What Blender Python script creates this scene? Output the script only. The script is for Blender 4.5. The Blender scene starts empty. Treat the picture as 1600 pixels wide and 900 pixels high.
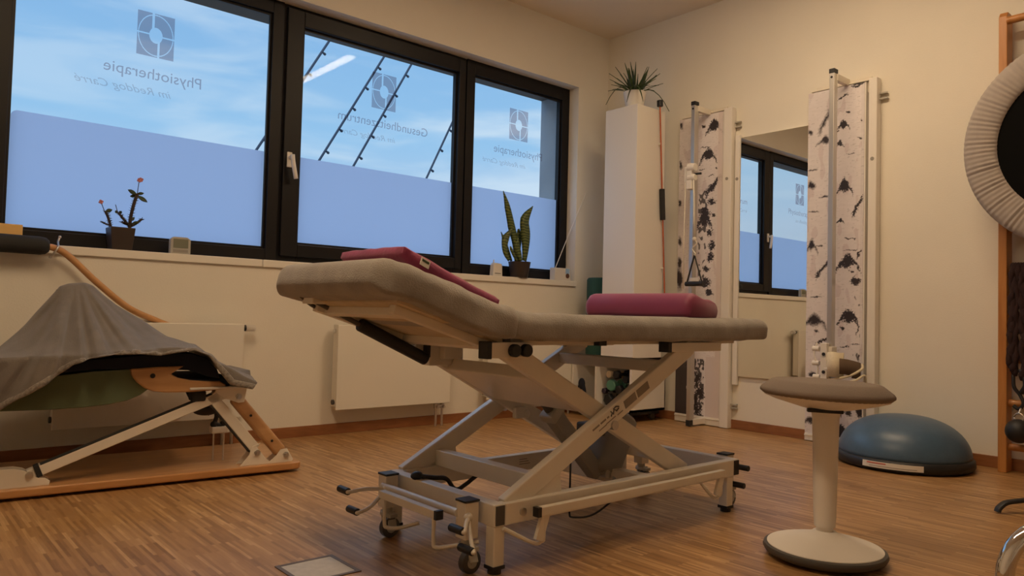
import bpy, bmesh, math, random
from mathutils import Vector, Matrix, noise
R = random.Random(7)
PI = math.pi
SC = bpy.context.scene
COL = SC.collection
V = Vector

# ------------------------------------------------------------------ materials
def lin(c):
    c = c / 255.0
    return c / 12.92 if c <= 0.04045 else ((c + 0.055) / 1.055) ** 2.4
def rgb(r, g, b): return (lin(r), lin(g), lin(b), 1.0)

def mat(name, color, rough=0.5, metal=0.0, var=0.0, vscale=6.0, bump=0.0, bscale=200.0, spec=0.5, sheen=0.0, coat=0.0):
    m = bpy.data.materials.new(name); m.use_nodes = True
    nt = m.node_tree; b = nt.nodes['Principled BSDF']
    b.inputs['Base Color'].default_value = color
    b.inputs['Roughness'].default_value = rough
    b.inputs['Metallic'].default_value = metal
    b.inputs['Specular IOR Level'].default_value = spec
    b.inputs['Sheen Weight'].default_value = sheen
    b.inputs['Coat Weight'].default_value = coat
    tc = nt.nodes.new('ShaderNodeTexCoord')
    if var > 0:
        n = nt.nodes.new('ShaderNodeTexNoise'); n.inputs['Scale'].default_value = vscale; n.inputs['Detail'].default_value = 5
        nt.links.new(tc.outputs['Object'], n.inputs['Vector'])
        mr = nt.nodes.new('ShaderNodeMapRange'); mr.inputs['From Min'].default_value = 0.3; mr.inputs['From Max'].default_value = 0.7
        mr.inputs['To Min'].default_value = 1 - var; mr.inputs['To Max'].default_value = 1 + var
        nt.links.new(n.outputs['Fac'], mr.inputs['Value'])
        mx = nt.nodes.new('ShaderNodeMix'); mx.data_type = 'RGBA'; mx.blend_type = 'MULTIPLY'; mx.inputs['Factor'].default_value = 1
        mx.inputs['A'].default_value = color
        nt.links.new(mr.outputs['Result'], mx.inputs['B'])
        nt.links.new(mx.outputs['Result'], b.inputs['Base Color'])
    if bump > 0:
        n2 = nt.nodes.new('ShaderNodeTexNoise'); n2.inputs['Scale'].default_value = bscale; n2.inputs['Detail'].default_value = 3
        nt.links.new(tc.outputs['Object'], n2.inputs['Vector'])
        bp = nt.nodes.new('ShaderNodeBump'); bp.inputs['Strength'].default_value = bump; bp.inputs['Distance'].default_value = 0.004
        nt.links.new(n2.outputs['Fac'], bp.inputs['Height'])
        nt.links.new(bp.outputs['Normal'], b.inputs['Normal'])
    return m

def wood(name, c1, c2, scale=(3, 40, 40), rough=0.4, coat=0.1):
    m = bpy.data.materials.new(name); m.use_nodes = True
    nt = m.node_tree; b = nt.nodes['Principled BSDF']
    tc = nt.nodes.new('ShaderNodeTexCoord'); mp = nt.nodes.new('ShaderNodeMapping'); mp.inputs['Scale'].default_value = scale
    n = nt.nodes.new('ShaderNodeTexNoise'); n.inputs['Scale'].default_value = 1.0; n.inputs['Detail'].default_value = 6; n.inputs['Distortion'].default_value = 0.6
    cr = nt.nodes.new('ShaderNodeValToRGB'); cr.color_ramp.elements[0].position = 0.3; cr.color_ramp.elements[1].position = 0.7
    cr.color_ramp.elements[0].color = c1; cr.color_ramp.elements[1].color = c2
    nt.links.new(tc.outputs['Object'], mp.inputs['Vector']); nt.links.new(mp.outputs['Vector'], n.inputs['Vector'])
    nt.links.new(n.outputs['Fac'], cr.inputs['Fac']); nt.links.new(cr.outputs['Color'], b.inputs['Base Color'])
    b.inputs['Roughness'].default_value = rough; b.inputs['Coat Weight'].default_value = coat
    return m

M = {}
M['wall'] = mat('plaster_white', (0.80, 0.755, 0.66, 1), 0.9, var=0.02, vscale=3, bump=0.15, bscale=120)
M['ceil'] = mat('ceiling_paint', (0.86, 0.76, 0.61, 1), 0.95)
M['frame'] = mat('anthracite_frame', (0.008, 0.007, 0.008, 1), 0.45, spec=.3)
M['sill'] = mat('white_sill', (0.83, 0.79, 0.71, 1), 0.35)
M['steel'] = mat('cream_lacquer', (0.76, 0.70, 0.60, 1), 0.35, var=0.03, vscale=12)
M['white'] = mat('white_plastic', (0.80, 0.76, 0.70, 1), 0.4)
M['rad'] = mat('radiator_enamel', (0.80, 0.76, 0.67, 1), 0.35)
M['black'] = mat('black_plastic', (0.012, 0.012, 0.014, 1), 0.5)
M['rubber'] = mat('black_rubber', (0.02, 0.02, 0.02, 1), 0.8, bump=0.2)
M['terry'] = mat('grey_terry', (0.275, 0.245, 0.212, 1), 0.95, var=0.16, vscale=14, bump=0.55, bscale=260, sheen=0.35)
M['towel'] = mat('grey_towel', (0.165, 0.143, 0.124, 1), 0.95, var=0.14, vscale=16, bump=0.6, bscale=300, sheen=0.3)
M['hem'] = mat('towel_hem', (0.22, 0.19, 0.16, 1), 0.95, var=0.35, vscale=90, bump=0.8, bscale=150, sheen=0.3)
M['pink'] = mat('magenta_vinyl', (0.235, 0.030, 0.088, 1), 0.55, var=0.07, vscale=5, bump=0.1, bscale=200, sheen=0.2)
M['plum'] = mat('plum_cotton', (0.26, 0.033, 0.10, 1), 0.8, var=0.12, vscale=9, bump=0.35, bscale=90, sheen=0.2)
M['green'] = mat('green_vinyl', (0.115, 0.155, 0.085, 1), 0.55, var=0.1, vscale=5, bump=0.1)
M['matgreen'] = mat('dark_green_foam', (0.012, 0.060, 0.045, 1), 0.8)
M['navy'] = mat('navy_fabric', (0.008, 0.011, 0.025, 1), 0.9)
M['beech'] = wood('beech_oiled', rgb(176, 132, 88), rgb(196, 152, 106), (4, 30, 30))
M['board'] = wood('pine_board', rgb(176, 124, 74), rgb(198, 146, 94), (3, 26, 26), 0.3, 0.3)
M['ladder'] = wood('ladder_pine', rgb(172, 112, 56), rgb(194, 134, 74), (30, 30, 3), 0.4)
M['skirt'] = wood('skirting_oak', rgb(132, 84, 48), rgb(158, 102, 62), (6, 6, 30), 0.45)
M['bow'] = wood('bow_wood', rgb(186, 134, 84), rgb(204, 152, 100), (6, 20, 20), 0.45)
M['ply'] = wood('plywood_under', rgb(196, 180, 152), rgb(210, 194, 166), (3, 20, 20), 0.6)
M['alu'] = mat('brushed_alu', (0.62, 0.60, 0.57, 1), 0.38, 1.0)
M['chrome'] = mat('chrome', (0.80, 0.80, 0.80, 1), 0.07, 1.0)
M['grey'] = mat('grey_plastic', (0.30, 0.28, 0.25, 1), 0.5)
M['dgrey'] = mat('dark_grey_plastic', (0.075, 0.07, 0.066, 1), 0.5)
M['lgrey'] = mat('light_grey_plastic', (0.45, 0.43, 0.38, 1), 0.45)
M['seatfab'] = mat('taupe_fabric', (0.215, 0.17, 0.14, 1), 0.9, var=0.05, vscale=300, bump=0.3, bscale=500)
M['balance'] = mat('blue_pvc', (0.06, 0.115, 0.19, 1), 0.38, var=0.05, vscale=30, bump=0.12, bscale=60)
M['label'] = mat('label_paper', (0.74, 0.70, 0.64, 1), 0.6)
M['ink'] = mat('label_ink', (0.05, 0.045, 0.045, 1), 0.6)
M['inkgrey'] = mat('rating_plate_grey', (0.26, 0.22, 0.18, 1), 0.5)
M['red'] = mat('red_ink', (0.45, 0.06, 0.04, 1), 0.6)
M['rod_red'] = mat('orange_red_rod', (0.46, 0.10, 0.03, 1), 0.45)
M['rope_w'] = mat('white_rope', (0.75, 0.70, 0.60, 1), 0.8, bump=0.4, bscale=300)
M['strap_w'] = mat('cream_webbing', (0.72, 0.64, 0.48, 1), 0.85, var=0.05, vscale=120, bump=0.2)
M['strap_b'] = mat('brown_felt', (0.13, 0.085, 0.055, 1), 0.95)
M['maroon'] = mat('maroon_webbing', (0.026, 0.009, 0.009, 1), 0.9, bump=0.6, bscale=160)
M['pot_d'] = mat('dark_brown_pot', (0.040, 0.027, 0.022, 1), 0.5)
M['pot_w'] = mat('white_pot', (0.82, 0.78, 0.72, 1), 0.35)
M['soil'] = mat('soil', (0.06, 0.035, 0.02, 1), 0.95)
M['leaf'] = mat('leaf_green', (0.045, 0.075, 0.022, 1), 0.5, var=0.3, vscale=25)
M['leaf_d'] = mat('leaf_dark', (0.028, 0.05, 0.022, 1), 0.55, var=0.2, vscale=25)
M['stem'] = mat('thorny_stem', (0.045, 0.03, 0.022, 1), 0.8)
M['petal'] = mat('pink_petal', (0.50, 0.19, 0.21, 1), 0.6)
M['teal'] = mat('teal_vinyl', (0.085, 0.24, 0.17, 1), 0.45)
M['cream'] = mat('cream_vinyl', (0.66, 0.52, 0.36, 1), 0.5)
M['purple'] = mat('dark_plum_vinyl', (0.035, 0.02, 0.04, 1), 0.5)
M['yellow'] = wood('ochre_wood', rgb(222, 178, 108), rgb(234, 194, 124), (8, 8, 40), 0.5)
M['lcd'] = mat('lcd', (0.20, 0.21, 0.16, 1), 0.25)
M['picblue'] = mat('print_blue', (0.35, 0.52, 0.75, 1), 0.5)
M['picbrown'] = mat('print_brown', (0.12, 0.05, 0.03, 1), 0.5)
M['rope_d'] = mat('dark_cable', (0.02, 0.03, 0.05, 1), 0.7)
M['facade'] = mat('outer_reveal', (0.27, 0.31, 0.35, 1), 0.7, var=0.1, vscale=4)
M['soffit'] = mat('outer_soffit', (0.10, 0.085, 0.07, 1), 0.8)
M['skirtfab'] = mat('trampoline_skirt', (0.37, 0.325, 0.295, 1), 0.75, var=0.05, vscale=30, bump=0.1)
M['netblack'] = mat('jump_mat', (0.004, 0.004, 0.004, 1), 0.9, spec=0.1)
M['tile'] = mat('hatch_infill', (0.48, 0.44, 0.38, 1), 0.6, var=0.08, vscale=40)
M['hatchrim'] = mat('hatch_rim', (0.12, 0.085, 0.06, 1), 0.45, 0.3)

# sansevieria: banded leaves
m = bpy.data.materials.new('banded_leaf'); m.use_nodes = True
nt = m.node_tree; b = nt.nodes['Principled BSDF']
tc = nt.nodes.new('ShaderNodeTexCoord'); w = nt.nodes.new('ShaderNodeTexWave'); w.bands_direction = 'Z'
w.inputs['Scale'].default_value = 15; w.inputs['Distortion'].default_value = 7; w.inputs['Detail'].default_value = 3
cr = nt.nodes.new('ShaderNodeValToRGB'); cr.color_ramp.elements[0].color = (0.022, 0.045, 0.012, 1); cr.color_ramp.elements[1].color = (0.17, 0.20, 0.05, 1)
nt.links.new(tc.outputs['Object'], w.inputs['Vector']); nt.links.new(w.outputs['Fac'], cr.inputs['Fac']); nt.links.new(cr.outputs['Color'], b.inputs['Base Color'])
b.inputs['Roughness'].default_value = 0.45
M['banded'] = m

# parquet of upright oak strips running towards the window wall
m = bpy.data.materials.new('strip_parquet'); m.use_nodes = True
nt = m.node_tree; b = nt.nodes['Principled BSDF']
tc = nt.nodes.new('ShaderNodeTexCoord'); mp = nt.nodes.new('ShaderNodeMapping'); mp.inputs['Rotation'].default_value = (0, 0, PI / 2)
br = nt.nodes.new('ShaderNodeTexBrick')
br.inputs['Scale'].default_value = 1.0; br.inputs['Brick Width'].default_value = 0.20; br.inputs['Row Height'].default_value = 0.0105
br.inputs['Mortar Size'].default_value = 0.0; br.offset = 0.37; br.offset_frequency = 2; br.squash = 1.0
br.inputs['Color1'].default_value = (0, 0, 0, 1); br.inputs['Color2'].default_value = (1, 1, 1, 1)
n = nt.nodes.new('ShaderNodeTexNoise'); n.inputs['Scale'].default_value = 1.0; n.inputs['Detail'].default_value = 4
mp2 = nt.nodes.new('ShaderNodeMapping'); mp2.inputs['Scale'].default_value = (120, 9, 1)
cr = nt.nodes.new('ShaderNodeValToRGB')
e = cr.color_ramp.elements; e[0].position = 0.0; e[0].color = (0.15, 0.070, 0.025, 1); e[1].position = 1.0; e[1].color = (0.72, 0.48, 0.25, 1)
x = e.new(0.35); x.color = (0.325, 0.172, 0.066, 1); x = e.new(0.7); x.color = (0.43, 0.245, 0.102, 1)
mx = nt.nodes.new('ShaderNodeMix'); mx.data_type = 'FLOAT'; mx.inputs['Factor'].default_value = 0.40
sep = nt.nodes.new('ShaderNodeSeparateColor')
nt.links.new(tc.outputs['Object'], mp.inputs['Vector']); nt.links.new(mp.outputs['Vector'], br.inputs['Vector'])
nt.links.new(tc.outputs['Object'], mp2.inputs['Vector']); nt.links.new(mp2.outputs['Vector'], n.inputs['Vector'])
nt.links.new(br.outputs['Color'], sep.inputs['Color']); nt.links.new(sep.outputs['Red'], mx.inputs['A']); nt.links.new(n.outputs['Fac'], mx.inputs['B'])
nt.links.new(mx.outputs['Result'], cr.inputs['Fac']); nt.links.new(cr.outputs['Color'], b.inputs['Base Color'])
b.inputs['Roughness'].default_value = 0.36
M['floor'] = m

def shader_mat(name):
    m = bpy.data.materials.new(name); m.use_nodes = True
    nt = m.node_tree; nt.nodes.remove(nt.nodes['Principled BSDF'])
    return m, nt, nt.nodes['Material Output']
m, nt, out = shader_mat('window_glass')
t = nt.nodes.new('ShaderNodeBsdfTransparent'); g = nt.nodes.new('ShaderNodeBsdfGlossy'); g.inputs['Roughness'].default_value = 0.0
lw = nt.nodes.new('ShaderNodeLayerWeight'); lw.inputs['Blend'].default_value = .5; pw = nt.nodes.new('ShaderNodeMath'); pw.operation = 'POWER'; pw.inputs[1].default_value = 4.0
fr = nt.nodes.new('ShaderNodeMapRange'); fr.inputs['To Min'].default_value = .004; fr.inputs['To Max'].default_value = .40; mi = nt.nodes.new('ShaderNodeMixShader')
nt.links.new(lw.outputs['Facing'], pw.inputs[0]); nt.links.new(pw.outputs[0], fr.inputs['Value'])
t.inputs['Color'].default_value = (0.95, 0.98, 0.98, 1)
nt.links.new(fr.outputs['Result'], mi.inputs['Fac']); nt.links.new(t.outputs[0], mi.inputs[1]); nt.links.new(g.outputs[0], mi.inputs[2]); nt.links.new(mi.outputs[0], out.inputs['Surface'])
M['glass'] = m
m, nt, out = shader_mat('frosted_film')
t = nt.nodes.new('ShaderNodeBsdfTranslucent'); t.inputs['Color'].default_value = (0.425, 0.47, 0.59, 1)
d = nt.nodes.new('ShaderNodeBsdfDiffuse'); d.inputs['Color'].default_value = (0.7, 0.7, 0.7, 1)
mi = nt.nodes.new('ShaderNodeMixShader'); mi.inputs['Fac'].default_value = 0.05
nt.links.new(t.outputs[0], mi.inputs[1]); nt.links.new(d.outputs[0], mi.inputs[2]); nt.links.new(mi.outputs[0], out.inputs['Surface'])
M['film'] = m
def decal(name, col):
    m, nt, out = shader_mat(name)
    t = nt.nodes.new('ShaderNodeBsdfTransparent'); t.inputs['Color'].default_value = col
    nt.links.new(t.outputs[0], out.inputs['Surface'])
    return m
M['decal'] = decal('etched_sticker', (0.62, 0.54, 0.56, 1))
M['script'] = decal('etched_script', (0.76, 0.70, 0.70, 1))
m, nt, out = shader_mat('mirror_silver')
g = nt.nodes.new('ShaderNodeBsdfGlossy'); g.inputs['Roughness'].default_value = 0.0; g.inputs['Color'].default_value = (0.86, 0.87, 0.85, 1)
nt.links.new(g.outputs[0], out.inputs['Surface'])
M['mirror'] = m
def emit(name, col, s):
    m, nt, out = shader_mat(name)
    e = nt.nodes.new('ShaderNodeEmission'); e.inputs['Color'].default_value = col; e.inputs['Strength'].default_value = s
    nt.links.new(e.outputs[0], out.inputs['Surface'])
    return m
LAMP = (1.0, 0.735, 0.46, 1)
M['lamp'] = emit('lamp_diffuser', LAMP, 76.0)
M['fill_lamp'] = emit('fill_lamp_diffuser', LAMP, 37.0)

# ------------------------------------------------------------------ mesh builder
WL = {}
class MB:
    def __init__(s): s.bm = bmesh.new()
    def box(s, x0, x1, y0, y1, z0, z1):
        vs = [s.bm.verts.new((x, y, z)) for x in (x0, x1) for y in (y0, y1) for z in (z0, z1)]
        for f in ((0, 1, 3, 2), (4, 6, 7, 5), (0, 4, 5, 1), (2, 3, 7, 6), (0, 2, 6, 4), (1, 5, 7, 3)): s.bm.faces.new([vs[i] for i in f])
        return s
    def beam(s, p0, p1, w, h, up=(0, 0, 1)):
        """rectangular bar: w across (perpendicular to up), h along up"""
        p0, p1 = V(p0), V(p1); d = (p1 - p0).normalized(); a = d.cross(V(up)).normalized(); u = a.cross(d).normalized()
        vs = [s.bm.verts.new(p + a * (i * w / 2) + u * (j * h / 2)) for p in (p0, p1) for i in (-1, 1) for j in (-1, 1)]
        for f in ((0, 1, 3, 2), (4, 6, 7, 5), (0, 4, 5, 1), (2, 3, 7, 6), (0, 2, 6, 4), (1, 5, 7, 3)): s.bm.faces.new([vs[i] for i in f])
        return s
    def loft(s, rings, cap=True, closed=True):
        vr = [[s.bm.verts.new(p) for p in r] for r in rings]; n = len(vr[0])
        for a, b in zip(vr, vr[1:]):
            for i in range(n if closed else n - 1):
                j = (i + 1) % n
                s.bm.faces.new((a[i], a[j], b[j], b[i]))
        if cap and closed: s.bm.faces.new(vr[0][::-1]); s.bm.faces.new(vr[-1])
        return s
    def tube(s, pts, r, n=10, cap=True):
        pts = [V(p) for p in pts]; rings = []; prev = None
        for i, p in enumerate(pts):
            d = ((pts[i + 1] if i < len(pts) - 1 else p) - (pts[i - 1] if i else p)).normalized()
            if prev is None:
                a = d.orthogonal().normalized()
            else:
                a = (prev - d * prev.dot(d)).normalized()
            prev = a; b = d.cross(a); rr = r[i] if isinstance(r, (list, tuple)) else r
            rings.append([p + (a * math.cos(2 * PI * k / n) + b * math.sin(2 * PI * k / n)) * rr for k in range(n)])
        return s.loft(rings, cap)
    def cyl(s, p0, p1, r0, r1=None, n=24): return s.tube([p0, p1], [r0, r0 if r1 is None else r1], n)
    def lathe(s, prof, c, n=40, tilt=None):
        """prof [(r, z)] about the vertical axis through c; tilt = optional Matrix"""
        c = V(c); rings = []
        for r, z in prof:
            ring = []
            for k in range(n):
                p = V((max(r, 1e-4) * math.cos(2 * PI * k / n), max(r, 1e-4) * math.sin(2 * PI * k / n), z))
                if tilt: p = tilt @ p
                ring.append(c + p)
            rings.append(ring)
        return s.loft(rings, True)
    def sphere(s, c, r, sc=(1, 1, 1), n=16):
        prof = [(math.sin(PI * k / n), -math.cos(PI * k / n)) for k in range(n + 1)]
        c = V(c); rings = []
        for a, z in prof:
            rings.append([c + V((max(a, 1e-3) * math.cos(2 * PI * k / (2 * n)) * r * sc[0], max(a, 1e-3) * math.sin(2 * PI * k / (2 * n)) * r * sc[1], z * r * sc[2])) for k in range(2 * n)])
        return s.loft(rings, True)
    def prism(s, poly, fn, d0, d1):
        """poly of 2D points; fn(u, v, depth) -> world"""
        return s.loft([[fn(u, v, d) for u, v in poly] for d in (d0, d1)], True)
    def quad(s, a, b, c, d):
        s.bm.faces.new([s.bm.verts.new(V(p)) for p in (a, b, c, d)]); return s
    def build(s, name, m, parent=None, loc=None, smooth=False, bevel=0.0, seg=2, sub=0, solid=0.0, auto=None):
        bmesh.ops.recalc_face_normals(s.bm, faces=s.bm.faces)
        if loc is None:
            loc = WL[parent.name] if parent else V((0, 0, 0))
        loc = V(loc)
        bmesh.ops.translate(s.bm, verts=s.bm.verts, vec=-loc)
        me = bpy.data.meshes.new(name); s.bm.to_mesh(me); s.bm.free()
        if smooth: me.polygons.foreach_set('use_smooth', [True] * len(me.polygons))
        if auto is not None: me.set_sharp_from_angle(angle=math.radians(auto))
        for mm in (m if isinstance(m, (list, tuple)) else [m]): me.materials.append(mm)
        o = bpy.data.objects.new(name, me); COL.objects.link(o)
        if parent: o.parent = parent; o.location = loc - WL[parent.name]
        else: o.location = loc
        WL[o.name] = loc.copy()
        if solid: md = o.modifiers.new('solid', 'SOLIDIFY'); md.thickness = solid; md.offset = 0
        if bevel: md = o.modifiers.new('bevel', 'BEVEL'); md.width = bevel; md.segments = seg; md.limit_method = 'ANGLE'; md.angle_limit = math.radians(40); md.harden_normals = False
        if sub: md = o.modifiers.new('sub', 'SUBSURF'); md.levels = sub; md.render_levels = sub
        return o

def tag(o, label=None, cat=None, group=None, kind=None):
    if label: o['label'] = label
    if cat: o['category'] = cat
    if group: o['group'] = group
    if kind: o['kind'] = kind
    return o
def thing(name, loc, label, cat, group=None, kind=None):
    o = bpy.data.objects.new(name, None); COL.objects.link(o); o.location = loc; o.empty_display_size = 0.1
    WL[o.name] = V(loc)
    return tag(o, label, cat, group, kind)
def dup(root, loc, label, children=None):
    r = root.copy(); COL.objects.link(r); r.location = loc; r['label'] = label; WL[r.name] = V(loc)
    for ch in list(root.children):
        c = ch.copy(); COL.objects.link(c); c.parent = r
        for g in list(ch.children):
            d = g.copy(); COL.objects.link(d); d.parent = c
    return r

def smoothpath(pts, n=8):
    """Catmull-Rom through pts"""
    P = [V(p) for p in pts]; P = [P[0] * 2 - P[1]] + P + [P[-1] * 2 - P[-2]]; out = []
    for i in range(1, len(P) - 2):
        for k in range(n):
            t = k / n; a, b, c, d = P[i - 1], P[i], P[i + 1], P[i + 2]
            out.append(0.5 * ((2 * b) + (c - a) * t + (2 * a - 5 * b + 4 * c - d) * t * t + (3 * b - a - 3 * c + d) * t ** 3))
    out.append(P[-2]); return out
def lerp_curve(tab, x):
    """tab: [(x, value)] sorted ascending"""
    if x <= tab[0][0]: return tab[0][1]
    for (a, va), (b, vb) in zip(tab, tab[1:]):
        if x <= b:
            t = (x - a) / (b - a); return va + (vb - va) * t
    return tab[-1][1]
def rrect(hw, hh, r, n=6, rb=None):
    """rounded rectangle ring of 2D points; rb = radius of the lower corners"""
    r = min(r, hw * 0.999, hh * 0.999); b = r if rb is None else min(rb, r); out = []
    for cx, cy, a0, r in ((hw - r, hh - r, 0, r), (-hw + r, hh - r, PI / 2, r), (-hw + b, -hh + b, PI, b), (hw - b, -hh + b, 1.5 * PI, b)):
        for k in range(n + 1):
            a = a0 + PI / 2 * k / n; out.append((cx + r * math.cos(a), cy + r * math.sin(a)))
    return out

# ------------------------------------------------------------------ the room
XW, YW, H = -6.3, -6.2, 3.02
OX0, OX1, OZ0, OZ1 = -4.25, -0.342, 0.99, 2.55       # window opening
tag(MB().box(XW - .2, 0.2, YW - .2, 0.36, -0.2, 0).build('floor', M['floor']), 'oak strip parquet floor of the treatment room', 'floor', kind='structure')
tag(MB().box(XW - .2, 0.2, YW - .2, 0.36, H, H + .2).build('ceiling', M['ceil']), 'plain ceiling above the corner of the room', 'ceiling', kind='structure')
wl = MB()
wl.box(XW - .2, OX0, 0, 0.18, 0, H); wl.box(OX1, 0.2, 0, 0.18, 0, H); wl.box(OX0, OX1, 0, 0.18, 0, OZ0); wl.box(-6.0, OX1 - .004, -.007, 0.0, 0, .972); wl.box(OX0, OX1, 0, 0.18, OZ1, H)
wl = tag(wl.build('wall_left', M['wall']), 'cream plaster wall with the long window', 'wall', kind='structure')
tag(MB().box(0, 0.2, YW - .2, 0, 0, H).build('wall_right', M['wall']), 'cream plaster wall behind mirror and birch boards', 'wall', kind='structure')
tag(MB().box(XW - .2, XW, YW - .2, 0, 0, H).build('wall_back', M['wall']), 'cream wall opposite the mirror, outside the picture', 'wall', kind='structure')
tag(MB().box(XW, 0, YW - .2, YW, 0, H).build('wall_front', M['wall']), 'cream wall opposite the window, outside the picture', 'wall', kind='structure')
# recessed panel line in the corner right of the sill
# skirting boards
bl = MB(); bl.box(XW, -0.015, -0.015, 0, 0, 0.061)
tag(bl.build('baseboard_left', M['skirt'], bevel=.002), 'brown oak skirting board below the window wall', 'skirting board', kind='structure')
bl = MB(); bl.box(-0.015, 0, YW, -0.0, 0, 0.061)
tag(bl.build('baseboard_right', M['skirt'], bevel=.002), 'brown oak skirting board below the mirror wall', 'skirting board', kind='structure')
# window sill in two lengths
s = MB(); s.box(-6.0, -2.862, -0.022, 0.10, 0.972, 1.013); s.box(-2.859, OX1 + 0.0, -0.022, 0.10, 0.972, 1.013)
tag(s.build('trim_1', M['sill'], bevel=.003), 'white window sill below the dark window', 'window sill', kind='structure')
# outside reveal and soffit of the facade
s = MB(); s.box(-0.40, 0.2, 0.18, 0.37, 0.0, 3.2)
s = tag(s.build('trim_2', M['facade']), 'blue grey outer reveal beside the right pane', 'window reveal', kind='structure')
s = MB(); s.box(-6.5, -0.40, 0.18, 0.37, 2.50, 3.2)
tag(s.build('trim_3', M['soffit']), 'dark outer lintel over the window', 'lintel', kind='structure')
s = MB(); s.box(-6.5, -0.40, 0.18, 0.40, 0.90, 1.0)
tag(s.build('trim_4', M['facade']), 'outer sill below the window', 'outer sill', kind='structure')

# ------------------------------------------------------------------ window
FY0, FY1 = 0.10, 0.17
EMB = 180
def in_emblem(u, v):
    """u right, v up seen from OUTSIDE, -1..1; True where the sticker film is"""
    r = math.hypot(u, v)
    if r < 0.36 or 0.91 < r < 0.955: return False
    if v > 0 and 0.10 < u < 0.23: return False
    if v < 0 and -0.23 < u < -0.10: return False
    if u > 0 and -0.01 < v < 0.055: return False
    if u < 0 and -0.055 < v < 0.01: return False
    return True
def text_mesh(body, width, shear=0.0, size=1.0):
    cu = bpy.data.curves.new('t', 'FONT'); cu.body = body; cu.shear = shear; cu.resolution_u = 3
    o = bpy.data.objects.new('t', cu); COL.objects.link(o)
    dg = bpy.context.evaluated_depsgraph_get(); dg.update()
    me = bpy.data.meshes.new_from_object(o.evaluated_get(dg))
    bpy.data.objects.remove(o); bpy.data.curves.remove(cu)
    x0 = min(v.co.x for v in me.vertices); x1 = max(v.co.x for v in me.vertices); k = width / (x1 - x0)
    for v in me.vertices: v.co = V(((v.co.x - x0) * k, v.co.y * k, 0))
    return me
def lettering(name, body, xr, zb, width, y, parent, m, shear=0.0, vs=1.0):
    """reads from outside: first letter at the right seen from the room"""
    me = text_mesh(body, width, shear); me.name = name; base = WL[parent.name]
    for v in me.vertices: v.co = V((xr - v.co.x, y, zb + v.co.y * vs)) - base
    me.materials.append(m)
    o = bpy.data.objects.new(name, me); COL.objects.link(o); o.parent = parent; WL[o.name] = base.copy()
    return o
def emblem(x0, x1, z0, z1, y, parent):
    s = MB(); n = 150
    for i in range(n):
        v = (i + .5) / n * 2 - 1; j = 0
        while j < n:
            u = (j + .5) / n * 2 - 1
            if not in_emblem(u, v): j += 1; continue
            k = j
            while k < n and in_emblem((k + .5) / n * 2 - 1, v): k += 1
            xa = x1 - (x1 - x0) * j / n; xb = x1 - (x1 - x0) * k / n
            za = z0 + (z1 - z0) * i / n; zb = z0 + (z1 - z0) * (i + 1) / n
            s.quad((xa, y, za), (xb, y, za), (xb, y, zb), (xa, y, zb)); j = k
    return s.build('emblem', M['decal'], parent)
def frame4(s, x0, x1, z0, z1, gx0, gx1, gz0, gz1, y0, y1):
    s.box(x0, gx0, y0, y1, z0, z1); s.box(gx1, x1, y0, y1, z0, z1)
    s.box(gx0, gx1, y0, y1, z0, gz0); s.box(gx0, gx1, y0, y1, gz1, z1)
GY = 0.135
def win(name, label, x0, x1, g, word, wx, ww, emx, sx, sw, filmz, sash=None, fillet=False):
    t = thing(name, (x0, FY0, 1.013), label, 'window', kind='structure')
    gx0, gx1, gz0, gz1 = g
    f = MB(); frame4(f, x0, x1, 1.013, 2.55, gx0, gx1, gz0, gz1, FY0 if not sash else FY0 + .012, FY1)
    f.build('frame', M['frame'], t, bevel=.003)
    bd = MB(); e = .014; frame4(bd, gx0, gx1, gz0, gz1, gx0 + e, gx1 - e, gz0 + e, gz1 - e, FY0 + .018, GY)
    bd.build('glazing_bead', M['frame'], t)
    if sash:
        a0, a1, c0, c1 = sash
        sf = MB(); frame4(sf, a0, a1, c0, c1, gx0, gx1, gz0, gz1, FY0 - .012, FY0 + .012)
        sf.build('sash', M['frame'], t, bevel=.005)
    MB().box(gx0, gx1, GY, GY + .006, gz0, gz1).build('glass', M['glass'], t)
    fl = MB(); a, b_, c, d_ = gx0 + .016, gx1 - .016, gz0 + .004, filmz
    pts = [(a, c), (b_, c), (b_, d_)]
    if fillet:
        r = .03
        for k in range(7):
            q = PI / 2 + PI / 2 * k / 6; pts.append((a + r + r * math.cos(q), d_ - r + r * math.sin(q)))
    else: pts.append((a, d_))
    fl.bm.faces.new([fl.bm.verts.new((p, GY - .002, z)) for p, z in pts])
    fl.build('frosted_film', M['film'], t)
    emblem(emx[0], emx[1], 2.058, 2.292, GY - .002, t)
    lettering('lettering', word, wx, 1.938, ww, GY - .002, t, M['decal'])
    lettering('script_lettering', 'im Reddog Carré', sx, 1.853, sw, GY - .002, t, M['script'], 0.35, 0.85)
    return t
D = 0.035
win('window_1', 'left fixed window pane with frosted lower half behind the thorny plant', -4.25, -2.735,
    (-4.07, -2.80, 1.085, 2.47), 'Physiotherapie', -3.185, .485, (-3.52, -3.335), -3.34, .46, 1.655, fillet=True)
w2 = win('window_2', 'middle window with white handle and tilting sash', -2.735, -1.372,
    (-2.61, -1.447, 1.125, 2.435), 'Gesundheitszentrum', -1.675, .675, (-2.115, -1.935), -1.93, .42, 1.655, sash=(-2.715, -1.39, 1.05, 2.53))
win('window_3', 'narrow right window pane behind the striped snake plant', -1.372, OX1,
    (-1.30, -0.42, 1.085, 2.45), 'Physiotherapie', -.60, .485, (-.94, -.755), -.77, .42, 1.655)
hd = MB(); hd.box(-2.695, -2.665, .078, .09, 1.575, 1.665); hd.cyl((-2.68, .085, 1.632), (-2.68, .045, 1.632), .011)
ho = hd.build('handle_base', M['white'], w2, bevel=.003)
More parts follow.
